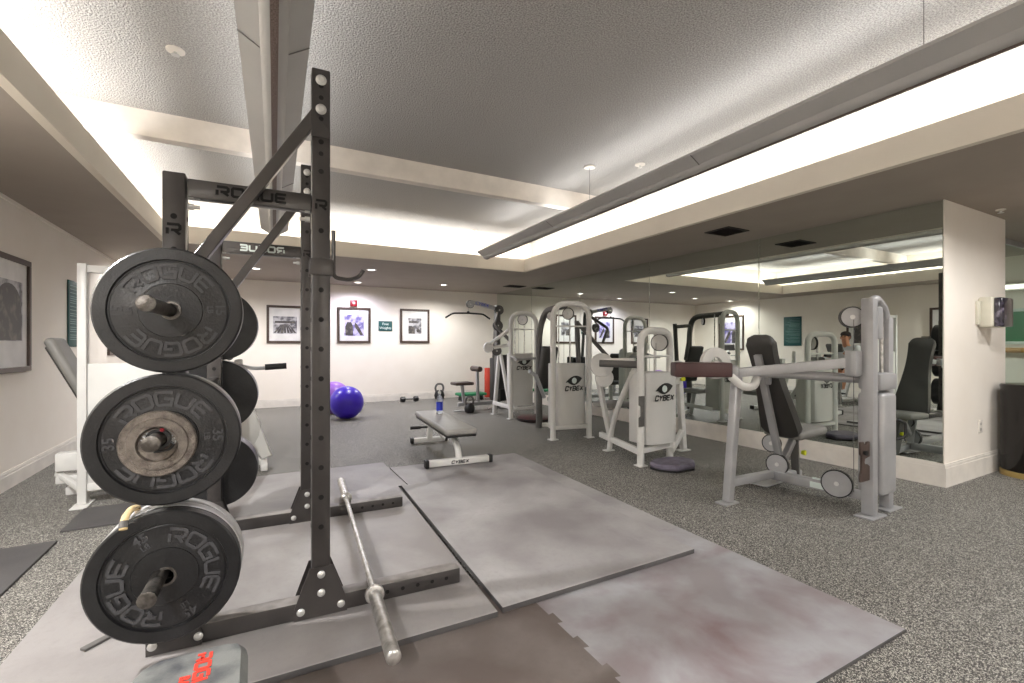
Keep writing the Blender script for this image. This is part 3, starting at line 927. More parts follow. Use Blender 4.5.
def logo(parent, o, X, Y, w_):
    """the eye-shaped mark over the maker's word, w_ wide"""
    o, X, Y = Vector(o), Vector(X), Vector(Y)
    N = X.cross(Y).normalized()
    g = MB()
    up, dn = [], []
    n = 18
    for i in range(n+1):
        u = -1+2*i/n
        up.append((u*.5*w_, (.22*(1-u*u)+.10*u+.03)*w_))
        dn.append((u*.40*w_+.04*w_, (-.20*(1-u*u)+.05*u)*w_))
    g.prism(up+dn[::-1], (o+Y*.30*w_, X, Y), .001)
    g.mi = 1
    g.disc(o+Y*.32*w_+X*.02*w_+N*.001, N, .145*w_, .0012, 24, .0002)
    g.mi = 0
    q = o-Y*.16*w_
    g.word('CYBEX', .20*w_, .155*w_, .065*w_, .058*w_, .001, lambda a, b, c: q+X*a+Y*b+N*c, .25)
    return g.build('maker_mark', [M['black'], M['signwhite']], parent, smooth=0)
def shroud(parent, x0, x1, y0, y1, z0, z1, mark=True, lw=.20, lz=None):
    """weight-stack cover bowed forward, with a rounded lower edge"""
    n = 10
    poly = []
    for i in range(n+1):
        u = -1+2*i/n
        poly.append(((x0+x1)/2+u*(x1-x0)/2, y0-.035*(1-u*u)))
    poly += [(x1, y1), (x0, y1)]
    s = MB().prism(poly, ((0, 0, z0), (1, 0, 0), (0, 1, 0)), z1-z0, .006).build('weight_cover', M['white2'], parent, smooth=50)
    if mark:
        logo(s, ((x0+x1)/2, y0-.038, lz or z1-.20), (1, 0, 0), (0, 0, 1), lw)
    return s
def arch(x0, x1, y, h, r=.034, bend=.16):
    return [(x0, y, 0), (x0, y, h), (x1, y, h-.0), (x1, y, 0)]
def guide_rods(parent, x, y, z0, z1, dx=.09):
    for s in (-1, 1):
        MB().pipe([(x+s*dx, y, z0), (x+s*dx, y, z1)], .009, 8).build('guide_rod', M['chrome'], parent)
def cable(parent, pts):
    return MB().pipe(pts, .0025, 6).build('cable', M['dgrey'], parent)
def feet(parent, pts, m, s=(.13, .10)):
    for p in pts:
        MB().box((p[0]-s[0]/2, p[1]-s[1]/2, 0), (p[0]+s[0]/2, p[1]+s[1]/2, .012), .003, 1).build('foot_plate', m, parent)

# nearest branded machine (slate pad before it)
B = thing('weight_machine', 'white weight machine marked CYBEX, the nearest of the three, behind the slate step pad', 'weight machine', (3.5, 3.5, 0))
w_ = M['white']
MB().pipe([(3.25, 3.38, .012), (3.25, 3.38, 1.345), (3.74, 3.46, 1.345), (3.74, 3.46, .012)], .036, 14, .15).build('arch_frame', w_, B)
feet(B, [(3.25, 3.38), (3.74, 3.46)], w_, (.10, .10))
MB().bar((3.25, 3.38, 1.085), (3.74, 3.46, 1.085), .02, .02).build('cross_rail', w_, B)
MB().bar((3.25, 3.38, .15), (3.74, 3.46, .15), .05, .05).build('cross_rail', w_, B)
shroud(B, 3.315, 3.735, 3.372, 3.62, .20, .92, lw=.24, lz=.68)
guide_rods(B, 3.49, 3.52, .9, 1.32)
pulley(B, (3.60, 3.47, 1.225), (1, .5, 0), .085, M['white2'])
cable(B, [(3.54, 3.46, 1.22), (3.54, 3.46, .9)])
MB().prism([(0, 0), (.075, 0), (.075, .30), (0, .30), (0, .21), (.03, .20), (.03, .10), (0, .09)], ((3.175, 3.335, .40), (1, 0, 0), (0, 0, 1)), .012, .003).build('pin_bracket', M['dgrey'], B)
MB().bar((3.72, 3.42, .80), (4.10, 3.66, .80), .05, .06).build('side_rail', w_, B)
MB().bar((3.72, 3.42, .10), (4.12, 3.64, .22), .05, .06).build('side_rail', w_, B)
MB().bar((4.04, 3.62, 1.02), (4.17, 3.66, .02), .06, .06).build('rear_leg', w_, B)
feet(B, [(4.17, 3.66)], w_, (.16, .08))
MB().lathe([(0, 0), (0, .02), (.03, .026), (.04, .02), (.04, 0)], (4.05, 3.58, .82), (0, -1, .2), 14).build('knob', M['yellow'], B)
MB().bar((3.25, 3.40, .14), (3.50, 4.30, .14), .05, .06).build('side_rail', w_, B)
MB().pipe([(3.42, 4.05, .02), (3.42, 4.00, .30), (3.36, 3.80, .60), (3.33, 3.55, .95)], .03, 12, .1).build('rear_leg', w_, B)
feet(B, [(3.42, 4.06)], w_, (.12, .08))
pad(B, (3.60, 4.22, .50), ((1, .2, 0), (-.2, 1, 0), (0, 0, 1)), (.34, .30, .06), M['gpad'], 'seat', .02)
MB().bar((3.56, 4.20, .46), (3.48, 4.10, .16), .06, .05).build('seat_post', w_, B)
MB().lathe([(0, 0), (0, .018), (.03, .022), (.035, 0)], (3.46, 4.10, .30), (-1, -.3, 0), 12).build('knob', M['tan'], B)
MB().pipe([(3.06, 3.78, 1.01), (3.33, 3.50, 1.0)], .038, 14).build('roller_pad', M['dgrey'], B)
MB().bar((3.06, 3.80, 1.04), (3.32, 3.54, 1.05), .05, .035).build('arm_bar', w_, B)
MB().lathe([(0, 0), (0, .125), (.006, .13), (.028, .13), (.034, .125), (.034, 0)], (3.23, 3.96, .98), (-.45, -.9, 0), 40).build('cam', M['white2'], B)
MB().lathe([(0, 0), (0, .10), (.02, .10), (.02, 0)], (3.26, 3.95, .84), (-.45, -.9, 0), 32).build('cam', M['white2'], B)
MB().bar((3.24, 4.02, .80), (3.46, 4.08, .14), .05, .05).build('rear_leg', w_, B)

B.location = (3.5+.10, 3.5+.10, 0)          # set back a little towards the mirror
# middle branded machine, the tallest
Cc = thing('weight_machine', 'tall white weight machine marked CYBEX, the middle one of the three', 'weight machine', (3.55, 5.1, 0))
MB().pipe([(3.30, 4.97, .012), (3.30, 4.97, 1.73), (3.80, 4.88, 1.73), (3.80, 4.88, .012)], .036, 14, .20).build('arch_frame', w_, Cc)
feet(Cc, [(3.30, 4.97), (3.80, 4.88)], w_, (.11, .10))
MB().bar((3.30, 4.97, 1.44), (3.80, 4.88, 1.44), .02, .02).build('cross_rail', w_, Cc)
MB().bar((3.30, 4.97, .15), (3.80, 4.88, .15), .05, .05).build('cross_rail', w_, Cc)
shroud(Cc, 3.375, 3.79, 4.95, 5.20, .16, .96, lw=.26, lz=.66)
guide_rods(Cc, 3.58, 5.12, .96, 1.70)
pulley(Cc, (3.60, 5.06, 1.61), (.9, .6, 0), .075, w_)
cable(Cc, [(3.53, 5.06, 1.60), (3.53, 5.06, .96)])
MB().pipe([(3.56, 5.72, .02), (3.56, 5.72, 1.40), (3.60, 5.62, 1.68), (3.50, 5.0, 1.71)], .045, 12, .16).build('rear_column', M['dgrey'], Cc)
pulley(Cc, (3.57, 5.42, 1.60), (.9, .6, 0), .06, w_)
pad(Cc, (3.62, 5.60, .88), ((.98, .2, 0), (-.19, .95, .25), (0, -.25, .97)), (.28, .09, .62), M['pad'], 'backrest', .03)
pad(Cc, (3.76, 5.42, .44), ((1, 0, 0), (0, 1, 0), (0, 0, 1)), (.32, .34, .07), M['lpad'], 'seat', .025)
MB().bar((3.76, 5.45, .41), (3.66, 5.60, .03), .06, .06).build('seat_post', w_, Cc)
MB().pipe([(3.10, 5.22, .86), (3.22, 5.25, .80), (3.38, 5.30, .50)], .026, 10).build('lever_arm', M['silver'], Cc)
MB().bar((3.84, 5.02, .18), (4.18, 5.40, .26), .05, .06).build('side_rail', w_, Cc)
MB().bar((4.14, 5.36, .26), (4.20, 5.40, .02), .05, .05).build('rear_leg', w_, Cc)
MB().bar((3.56, 5.72, .06), (4.20, 5.42, .06), .05, .05).build('floor_rail', w_, Cc)
# overhead press arms behind the middle machine, as the mirror shows
MB().pipe([(4.10, 5.45, .05), (4.10, 5.55, 1.55)], .035, 12).build('press_column', M['dgrey'], Cc)
MB().pipe([(4.10, 5.52, 1.50), (3.95, 5.35, 1.52), (4.36, 5.10, .98)], .028, 10, .08).build('lever_arm', M['dgrey'], Cc)

# farthest branded machine with the A-frame
D = thing('weight_machine', 'white weight machine marked CYBEX, the farthest one, behind the wine balance disc', 'weight machine', (3.86, 6.8, 0))
MB().pipe([(3.63, 6.70, .012), (3.63, 6.70, 1.72), (4.13, 6.72, 1.72), (4.13, 6.72, .012)], .036, 14, .20).build('arch_frame', w_, D)
feet(D, [(3.63, 6.70), (4.13, 6.72)], w_, (.11, .10))
MB().bar((3.63, 6.70, 1.46), (4.13, 6.72, 1.46), .02, .02).build('cross_rail', w_, D)
MB().bar((3.63, 6.70, .16), (4.13, 6.72, .16), .05, .05).build('cross_rail', w_, D)
shroud(D, 3.69, 4.08, 6.75, 6.95, .20, 1.06, lw=.26, lz=.84)
guide_rods(D, 3.88, 6.85, 1.06, 1.70)
pulley(D, (3.90, 6.78, 1.62), (.8, .6, 0), .085, w_)
cable(D, [(3.82, 6.78, 1.6), (3.82, 6.78, 1.06)])
MB().bar((3.63, 7.30, .02), (3.72, 7.28, 1.10), .06, .06, bevel=.01).build('side_leg', w_, D)
MB().bar((3.72, 7.26, 1.12), (3.70, 6.82, .06), .05, .05).build('side_leg', w_, D)
MB().bar((3.62, 7.30, .20), (3.66, 6.74, .18), .05, .06).build('floor_rail', w_, D)
feet(D, [(3.63, 7.30)], w_, (.12, .08))
MB().pipe([(3.60, 6.70, 1.45), (3.38, 7.0, 1.20)], .03, 10).build('lever_arm', w_, D)
MB().disc((3.36, 7.0, 1.16), (0, -1, 0), .085, .05, 24).build('roller_pad', M['mount'], D)
MB().pipe([(3.46, 6.96, 1.16), (3.64, 6.78, 1.20), (3.62, 6.72, 1.25)], .028, 10, .05).build('lever_arm', w_, D)
pulley(D, (3.55, 7.05, 1.10), (.3, 1, 0), .075, M['dgrey'], .05)
pad(D, (3.84, 7.35, .72), ((.95, .3, 0), (-.28, .88, .38), (.11, -.36, .92)), (.26, .09, .66), M['pad'], 'backrest', .03)
pad(D, (4.02, 7.22, .46), ((1, 0, 0), (0, 1, 0), (0, 0, 1)), (.30, .34, .07), M['pad'], 'seat', .025)
MB().bar((4.02, 7.25, .43), (4.02, 7.25, .02), .06, .06).build('seat_post', w_, D)
MB().pipe([(3.56, 6.40, .97), (3.95, 6.55, .98), (4.10, 6.62, .98)], .02, 10).build('handle', M['silver'], D)
MB().pipe([(3.62, 6.66, 1.02), (3.62, 6.48, .98)], .022, 10).build('handle', M['silver'], D)

# lat pulldown behind it
Lp = thing('lat_pulldown', 'lat pulldown machine with a black bent bar near the back wall', 'lat pulldown machine', (4.0, 7.95, 0))
MB().bar((4.02, 7.95, .02), (4.02, 7.95, 1.95), .08, .10).build('column', M['dgrey'], Lp)
arm = MB().bar((4.10, 7.95, 1.87), (3.46, 7.95, 1.99), .06, .07).build('top_arm', M['silver'], Lp)
MB().text('CYBEX', .075, ((3.68, 7.914, 1.955), (1, 0, -.18), (.18, 0, 1)), .001, .001, .2, sx=1.2).build('lettering', M['blue'], arm, smooth=0)
pulley(Lp, (3.46, 7.95, 1.95), (0, 1, 0), .07, M['silver'], .04)
pulley(Lp, (4.04, 7.93, 1.86), (0, 1, 0), .085, M['dgrey'], .05)
pulley(Lp, (3.95, 7.80, 1.56), (.2, 1, 0), .09, M['dgrey'], .05)
MB().pipe([(4.02, 7.9, 1.8), (3.80, 7.6, 1.55), (4.05, 7.45, 1.25)], .03, 10, .06).build('lever_arm', M['dgrey'], Lp)
cable(Lp, [(3.42, 7.95, 1.95), (3.42, 7.95, 1.80)])
MB().pipe([(2.98, 7.95, 1.69), (3.12, 7.95, 1.775), (3.42, 7.95, 1.785), (3.72, 7.95, 1.775), (3.86, 7.95, 1.69)], .016, 10, .05).ball((3.42, 7.95, 1.795), .028).build('pull_bar', M['black'], Lp)
pad(Lp, (3.30, 7.95, .50), ((1, 0, 0), (0, 1, 0), (0, 0, 1)), (.36, .28, .055), M['brown'], 'seat', .02)
MB().bar((3.30, 7.95, .47), (3.34, 7.95, .10), .05, .05).build('seat_post', M['silver'], Lp)
MB().pipe([(3.58, 7.78, .76), (3.58, 8.12, .76)], .05, 14).build('knee_roller', M['brown'], Lp)
MB().bar((3.60, 7.95, .74), (3.62, 7.95, .12), .05, .05).build('knee_post', M['silver'], Lp)
MB().bar((3.22, 7.95, .12), (4.02, 7.95, .12), .07, .07).build('floor_rail', M['silver'], Lp)
MB().box((4.02, 8.05, .12), (4.34, 8.30, .95), .02).build('weight_stack', M['black'], Lp)
MB().bar((4.04, 8.15, .95), (4.04, 8.05, 1.90), .05, .05).build('rear_column', M['dgrey'], Lp)
feet(Lp, [(4.02, 7.95), (3.34, 7.95)], M['silver'], (.4, .10))

# shoulder press machine nearest the camera on the right
A = thing('shoulder_press', 'silver shoulder press machine with a dark back pad and maroon arm pad', 'weight machine', (3.8, 2.2, 0))
v_ = M['silver']
MB().bar((3.15, 2.35, .012), (3.24, 2.34, .96), .065, .065, bevel=.012).build('front_leg', v_, A)
feet(A, [(3.14, 2.35)], v_, (.16, .10))
MB().bar((3.165, 2.36, .15), (3.86, 2.46, .10), .06, .06).build('floor_rail', v_, A)
MB().bar((3.88, 2.46, .095), (3.92, 1.74, .105), .07, .075).build('floor_rail', v_, A)
MB().rbox((3.84, 2.52, .022), (.26, .20, .012), .1, .004).build('foot_plate', v_, A)
MB().rbox((3.895, 2.08, .133), (.004, .12, .035), .055, 0).rbox((3.858, 2.08, .10), (.003, .12, .045), .055).build('maker_plate', M['signwhite'], A)
MB().box((3.745, 1.655, .012), (3.815, 1.735, 1.53), .012).build('mast', v_, A)
feet(A, [(3.78, 1.69)], v_, (.20, .12))
MB().box((4.03, 1.68, .012), (4.10, 1.75, 1.40), .012).build('mast', v_, A)
feet(A, [(4.07, 1.715)], v_, (.20, .12))
MB().pipe([(3.80, 1.695, 1.50), (3.88, 1.70, 1.535), (4.02, 1.71, 1.46), (4.06, 1.715, 1.36)], .03, 10, .06).build('top_bow', v_, A)
MB().box((3.83, 1.63, .14), (4.03, 1.80, .86), .03, 3).build('weight_cover', M['silver'], A)
MB().box((3.82, 1.64, .88), (4.06, 1.79, 1.00), .02).build('yoke', M['silver'], A)
guide_rods(A, 3.93, 1.71, .98, 1.46, .06)
MB().box((3.83, 1.66, 1.24), (3.90, 1.76, 1.47), .012).build('top_block', v_, A)
pulley(A, (3.765, 1.80, 1.40), (1, .8, 0), .072, M['silver'], .05)
cable(A, [(3.71, 1.76, 1.38), (3.71, 1.76, .16)])
MB().pipe([(4.08, 1.65, .66), (4.12, 1.62, .64), (4.12, 1.62, .54), (4.08, 1.65, .52)], .01, 8, .02).build('handle', M['black'], A)
MB().prism([(0, 0), (.12, 0), (.12, .10), (.095, .115), (.055, .115), (.045, .135), (.055, .16), (.12, .165), (.12, .27), (.09, .27), (.08, .25), (.05, .25), (.04, .275), (0, .275), (0, .19), (.02, .18), (.02, .08), (0, .05)],
           ((3.625, 1.69, .26), (1, 0, 0), (0, 0, 1)), .014, .003).build('pin_bracket', M['brown'], A)
MB().lathe([(0, 0), (0, .014), (.02, .018), (.024, 0)], (3.665, 1.675, .46), (0, -1, 0), 14).build('pull_pin', M['black'], A)
pulley(A, (3.85, 1.94, .155), (1, .25, 0), .10, v_)
pulley(A, (3.88, 2.42, .19), (1, .25, 0), .085, v_)
pulley(A, (3.88, 2.47, .36), (1, .25, 0), .072, v_)
# press arms
MB().bar((3.22, 2.36, .985), (3.70, 1.78, 1.075), .05, .07).build('press_arm', v_, A)
MB().box((3.66, 1.72, .98), (3.75, 1.80, 1.16), .012).build('arm_pivot', v_, A)
MB().pipe([(3.40, 2.28, .985), (3.60, 2.12, .975), (3.86, 1.78, .955), (3.92, 1.70, .95)], .034, 12, .08).build('press_arm', v_, A)
MB().pipe([(3.17, 2.34, .96), (3.20, 2.26, .885), (3.30, 2.24, .885), (3.44, 2.30, .965)], .03, 12, .06).build('arm_bracket', w_, A)
MB().rbox((3.20, 2.40, 1.0), (.16, .12, .08), -.85, .01).build('arm_block', v_, A)
pad(A, (3.03, 2.50, 1.01), ((.82, -.57, 0), (.57, .82, 0), (0, 0, 1)), (.42, .18, .11), M['maroon'], 'arm_pad', .012)
MB().lathe([(0, .05), (0, .125), (.006, .13), (.04, .13), (.046, .125), (.046, .05), (0, .05)], (3.33, 2.62, 1.05), (-.35, -1, 0), 36).build('cam', w_, A)
MB().bar((3.33, 2.62, 1.05), (3.30, 2.42, 1.0), .04, .05).build('cam_link', w_, A)
# seat and back
bx = Vector((-.36, 0, .93)).normalized()
by = Vector((0, 1, 0))
bz = by.cross(bx)
n_ = []
for i in range(25):                        # outline of the back pad, waisted and rounded
    u = i/24
    e_ = abs(2*u-1)
    n_.append((u*.92-.46, (.135+.03*math.cos(u*PI*1.3+.2))*(1-max(0, (e_-.88)/.12)**2.2*.42)))
ol = [(a, b) for a, b in n_]+[(a, -b) for a, b in n_[::-1]]
MB().prism(ol, (Vector((3.795, 2.42, .85))+bz*-.035, bx, by), -.07 if (bx.cross(by)).dot(bz) < 0 else .07, .018).build('back_pad', M['pad'], A, smooth=60)
MB().bar((3.945, 2.42, .13), (3.615, 2.42, 1.12), .06, .035, up=(1, 0, 0)).build('back_post', v_, A)
MB().disc((3.68, 2.385, .93), (.4, -1, 0), .055, .03, 24).build('pivot_cap', v_, A)
pad(A, (4.13, 2.42, .455), ((1, 0, .06), (0, 1, 0), (-.06, 0, 1)), (.40, .34, .075), M['gpad'], 'seat', .03)
MB().bar((4.12, 2.42, .42), (4.22, 2.46, .02), .06, .07).build('seat_post', M['dgrey'], A)
MB().bar((3.97, 2.42, .22), (4.12, 2.42, .40), .05, .05).build('seat_brace', v_, A)
MB().bar((3.9, 2.46, .09), (4.26, 2.46, .06), .06, .06).build('floor_rail', v_, A)
MB().lathe([(0, 0), (0, .018), (.03, .024), (.036, 0)], (4.20, 2.40, .26), (.2, -1, 0), 12).build('knob', M['yellow'], A)

# ------------------------------------------------------------------ left side: cable tower with a back pad
Lt = thing('cable_tower', 'white cable tower with a leaning grey pad, by the left wall', 'weight machine', (-.8, 4.75, 0))
MB().box((-1.165, 4.60, .012), (-1.11, 4.68, 1.81), .006).build('post', w_, Lt)
MB().box((-.43, 4.60, .012), (-.375, 4.68, 1.81), .006).build('post', w_, Lt)
feet(Lt, [(-1.137, 4.62), (-.40, 4.62)], w_, (.10, .22))
MB().box((-1.11, 4.61, 1.745), (-.43, 4.67, 1.80), .006).build('top_rail', w_, Lt)
MB().box((-1.11, 4.61, .105), (-.43, 4.67, .16), .006).build('bottom_rail', w_, Lt)
MB().box((-1.11, 4.62, .16), (-.43, 4.66, 1.06), .004).build('cover_panel', M['white2'], Lt)
pulley(Lt, (-.55, 4.70, 1.66), (0, 1, 0), .07, w_)
guide_rods(Lt, -.55, 4.70, 1.06, 1.75)
cable(Lt, [(-.62, 4.72, 1.66), (-.62, 4.72, 1.0)])
ax0 = Vector((-.42, 0, .90)).normalized()
pad(Lt, (-1.27, 4.98, .97), (Vector((0, 1, 0)).cross(ax0), (0, 1, 0), ax0), (.07, .28, .62), M['gpad'], 'back_pad', .028)
pad(Lt, (-1.295, 4.98, .965), (Vector((0, 1, 0)).cross(ax0), (0, 1, 0), ax0), (.05, .22, .50), M['pad'], 'pad_board', .01)
MB().bar((-1.18, 4.98, .95), (-.95, 4.90, .12), .06, .05).build('pad_post', w_, Lt)
pad(Lt, (-.82, 4.98, .50), ((1, 0, 0), (0, 1, 0), (0, 0, 1)), (.36, .30, .07), M['gpad'], 'seat', .025)
MB().bar((-.90, 4.94, .47), (-.92, 4.90, .06), .06, .06).build('seat_post', w_, Lt)
MB().bar((-1.30, 4.90, .06), (-.45, 4.90, .06), .06, .06).build('floor_rail', w_, Lt)
MB().box((-1.36, 4.86, .22), (-1.20, 4.98, .36), .01).box((-1.36, 4.87, .12), (-1.22, 4.97, .18), .01).build('counterweight', w_, Lt)
MB().bar((-1.36, 4.92, .20), (-1.12, 4.70, .06), .04, .04).build('brace', w_, Lt)

# ------------------------------------------------------------------ exercise bikes
def bike(label, x, y, rz):
    t = thing('exercise_bike', label, 'exercise bike', (x, y, 0), rz, 'exercise bikes on the left side of the room')
    # local frame: rider faces +x, cranks at the origin
    MB().bar((-.62, 0, .05), (.42, 0, .05), .07, .06).build('floor_rail', M['white'], t, local=True)
    for fx in (-.62, .42):
        MB().bar((fx, -.26, .035), (fx, .26, .035), .06, .06, bevel=.012).build('foot_bar', M['white'], t, local=True)
    # drive cover
    n = 24
    poly = []
    for i in range(n):
        a = 2*PI*i/n
        poly.append((.10+.30*math.cos(a)*(1 if math.cos(a) > 0 else .75), .37+.26*math.sin(a)))
    MB().prism(poly, ((0, .055, 0), (1, 0, 0), (0, 0, 1)), .11, .02).build('drive_cover', M['white2'], t, local=True, smooth=50)
    MB().bar((.28, 0, .52), (.20, 0, 1.06), .07, .06, bevel=.012).build('front_post', M['white'], t, local=True)
    MB().bar((-.22, 0, .12), (-.40, 0, .50), .07, .07, bevel=.012).build('seat_tube', M['white'], t, local=True)
    MB().pipe([(-.37, 0, .40), (-.44, 0, .57)], .02, 10).build('seat_post', M['chrome'], t, local=True)
    sd = MB().prism([(-.14, -.12), (-.10, -.135), (.02, -.09), (.14, -.03), (.17, 0), (.14, .03), (.02, .09), (-.10, .135), (-.14, .12)], ((-.45, 0, .57), (1, 0, 0), (0, 1, 0)), .06, .02)
    sd.build('saddle', M['black'], t, local=True, smooth=60)
    MB().obox((.16, 0, 1.14), ((.5, 0, .87), (0, 1, 0), (-.87, 0, .5)), (.09, .15, .03), .02, 3).build('console', M['dgrey'], t, local=True)
    MB().obox((.132, 0, 1.155), ((.5, 0, .87), (0, 1, 0), (-.87, 0, .5)), (.055, .10, .004), .002).build('screen', M['mount'], t, local=True)
    MB().pipe([(.22, -.06, .92), (.12, -.24, .93), (-.04, -.255, .985), (-.16, -.235, 1.0)], .016, 10, .06).pipe([(.22, .06, .92), (.12, .24, .93), (-.04, .255, .985), (-.16, .235, 1.0)], .016, 10, .06).build('handlebar', M['white'], t, local=True)
    for s in (-1, 1):
        MB().pipe([(.06, s*.25, .955), (-.17, s*.234, 1.002)], .022, 10).build('grip', M['black'], t, local=True)
    for s, (px, pz) in ((-1, (.20, .22)), (1, (.03, .505))):
        MB().pipe([(.04, s*.06, .37), (.04, s*.085, .37), (px, s*.10, pz)], .013, 8).build('crank', M['chrome'], t, local=True)
        MB().box((px-.055, s*.10 if s > 0 else s*.20, pz-.012), (px+.055, s*.20 if s > 0 else s*.10, pz+.012), .004).pipe([(px-.04, s*.12, pz), (px-.02, s*.12, pz+.10), (px+.04, s*.12, pz+.10), (px+.05, s*.12, pz)], .008, 6, .03).build('pedal', M['black'], t, local=True)
    MB().prism([(.19, .74), (.29, .72), (.40, .36), (.50, .10), (.40, .07), (.26, .30)], ((0, .05, 0), (1, 0, 0), (0, 0, 1)), .10, .015).build('front_fairing', M['white2'], t, local=True)
    MB().pipe([(.20, -.03, 1.0), (.34, -.05, .97), (.62, -.06, .985)], .018, 10, .05).build('front_handle', M['silver'], t, local=True)
    MB().pipe([(.43, -.057, .982), (.62, -.06, .992)], .03, 12).build('grip', M['black'], t, local=True)
    return t
BKX, BKY = -.35, 5.28
b1 = bike('white exercise bike ridden by the seated person', BKX, BKY, 0)
b2 = copy_tree(b1)
b2.location = (-1.05, 8.35, 0)
b2.rotation_euler = (0, 0, -.5)
b2['label'] = 'white exercise bike without a rider in the far left corner'

# ------------------------------------------------------------------ person on the bike (facing +x)
pr = thing('person', 'short-haired person in a pale shirt and dark shorts riding the exercise bike', 'person', (BKX-.45, BKY, .76))
def skinned(name, chains, m, parent, sub=2):
    """one continuous body grown over joints: chains = list of [(point, radius)...]; shared points are merged"""
    me = bpy.data.meshes.new(name)
    vs, rs, es, idx = [], [], [], {}
    for ch in chains:
        prev = None
        for p, r in ch:
            k = tuple(round(c, 4) for c in p)
            if k not in idx:
                idx[k] = len(vs); vs.append(k); rs.append(r)
            if prev is not None and prev != idx[k]:
                es.append((prev, idx[k]))
            prev = idx[k]
    inv = org(parent).inverted()
    me.from_pydata([inv @ Vector(v) for v in vs], es, [])
    o = bpy.data.objects.new(name, me)
    COL.objects.link(o)
    md = o.modifiers.new('skin', 'SKIN')
    sv = me.skin_vertices[0].data if me.skin_vertices else None
    if sv is None:
        bpy.context.view_layer.objects.active = o
        sv = me.skin_vertices[0].data
    for i, r in enumerate(rs):
        sv[i].radius = r if isinstance(r, tuple) else (r, r)
        sv[i].use_root = (i == 0)
    md.use_smooth_shade = True
    s_ = o.modifiers.new('sub', 'SUBSURF')
    s_.levels = s_.render_levels = sub
    dg = bpy.context.evaluated_depsgraph_get()
    nm = bpy.data.meshes.new_from_object(o.evaluated_get(dg))
    bpy.data.objects.remove(o)
    nm.materials.clear()
    nm.materials.append(m)
    nm.shade_smooth()
    ob = bpy.data.objects.new(name, nm)
    COL.objects.link(ob)
    if parent:
        ob.parent = parent
        ORI[ob.name] = org(parent)
    return ob
hx, hy = BKX-.45, BKY
P_ = lambda x, y, z: (hx+x, hy+y, z-.17)
pel, wai, che, nek = P_(0, 0, .86), P_(.04, 0, 1.0), P_(.12, 0, 1.20), P_(.17, 0, 1.36)
hd0, hd1 = P_(.20, 0, 1.45), P_(.21, 0, 1.55)
chains = [[(pel, (.15, .12)), (wai, (.13, .10)), (che, (.15, .11)), (nek, .055), (hd0, (.07, .085)), (hd1, (.072, .088)), (P_(.20, 0, 1.61), (.05, .06))]]
for s, kn, an, to in ((-1, P_(.43, -.12, .86), P_(.56, -.13, .48), P_(.70, -.14, .43)), (1, P_(.42, .12, 1.02), P_(.40, .13, .74), P_(.53, .14, .70))):
    chains.append([(pel, (.15, .12)), (P_(.05, s*.10, .84), .095), (P_(.24, s*.115, (.84+kn[2])/2+.0), .082), (kn, .058), (((kn[0]+an[0])/2, kn[1], (kn[2]+an[2])/2+.03), .052), (an, .035), (to, .034)])
    sh, el, wr = P_(.14, s*.19, 1.31), P_(.24, s*.28, 1.12), P_(.40, s*.255, 1.135)
    chains.append([(che, (.15, .11)), (sh, .060), (el, .042), (wr, .028)])
    pm = P_(.465, s*.245, 1.14)
    chains.append([(wr, .028), (pm, (.024, .034))])
    for k in range(4):
        y_ = s*(.222+.0)  # fingers wrap round the grip from outside
        bx_ = .455+k*.019
        L_ = (.9, 1.0, .95, .8)[k]
        chains.append([(pm, (.024, .034)), (P_(bx_, s*.262, 1.143), .010), (P_(bx_+.008, s*.272, 1.143-.030*L_), .009), (P_(bx_+.006, s*.248, 1.143-.052*L_), .008), (P_(bx_+.004, s*.226, 1.143-.045*L_), .007)])
    chains.append([(pm, (.024, .034)), (P_(.462, s*.222, 1.135), .011), (P_(.485, s*.208, 1.112), .010), (P_(.50, s*.215, 1.09), .008)])
body = skinned('body', chains, M['skin'], pr)
fc = MB()
fc.ball(P_(.292, 0, 1.515), .016, (1.2, .8, 1.3), 12)
fc.build('nose', M['skin'], pr)
for s in (-1, 1):
    MB().ball(P_(.276, s*.032, 1.545), .011, (.7, 1.2, .8), 12).build('eye', M['eyed'], pr)
    MB().ball(P_(.205, s*.086, 1.525), .022, (.8, .5, 1.4), 12).build('ear', M['skin'], pr)
    MB().pipe([P_(.278, s*.018, 1.566), P_(.276, s*.048, 1.566)], .005, 6).build('eyebrow', M['hair'], pr)
MB().ball(P_(.275, 0, 1.475), .018, (.5, 1.3, .4), 12).build('mouth', M['lipc'], pr)
hb = MB().ball(P_(.188, 0, 1.592), .092, (1.05, 1.0, .72), 24)
hb.ball(P_(.145, 0, 1.545), .075, (.75, 1.1, 1.1), 20)
hb.build('hair', M['hair'], pr)
tor = skinned('shirt', [[(P_(0, 0, .90), (.165, .135)), (P_(.04, 0, 1.0), (.155, .125)), (P_(.12, 0, 1.20), (.172, .135)), (P_(.155, 0, 1.32), (.12, .09))],
                        [(P_(.12, 0, 1.20), (.172, .135)), (P_(.14, -.19, 1.31), .078), (P_(.20, -.245, 1.19), .066)],
                        [(P_(.12, 0, 1.20), (.172, .135)), (P_(.14, .19, 1.31), .078), (P_(.20, .245, 1.19), .066)]], M['shirt'], pr)
skinned('shorts', [[(P_(0, 0, .87), (.165, .14)), (P_(.05, -.10, .85), .112), (P_(.25, -.116, .84), .098), (P_(.33, -.118, .835), .094)],
                   [(P_(0, 0, .87), (.165, .14)), (P_(.05, .10, .85), .112), (P_(.25, .116, .905), .098), (P_(.31, .118, .93), .094)]], M['shorts'], pr)
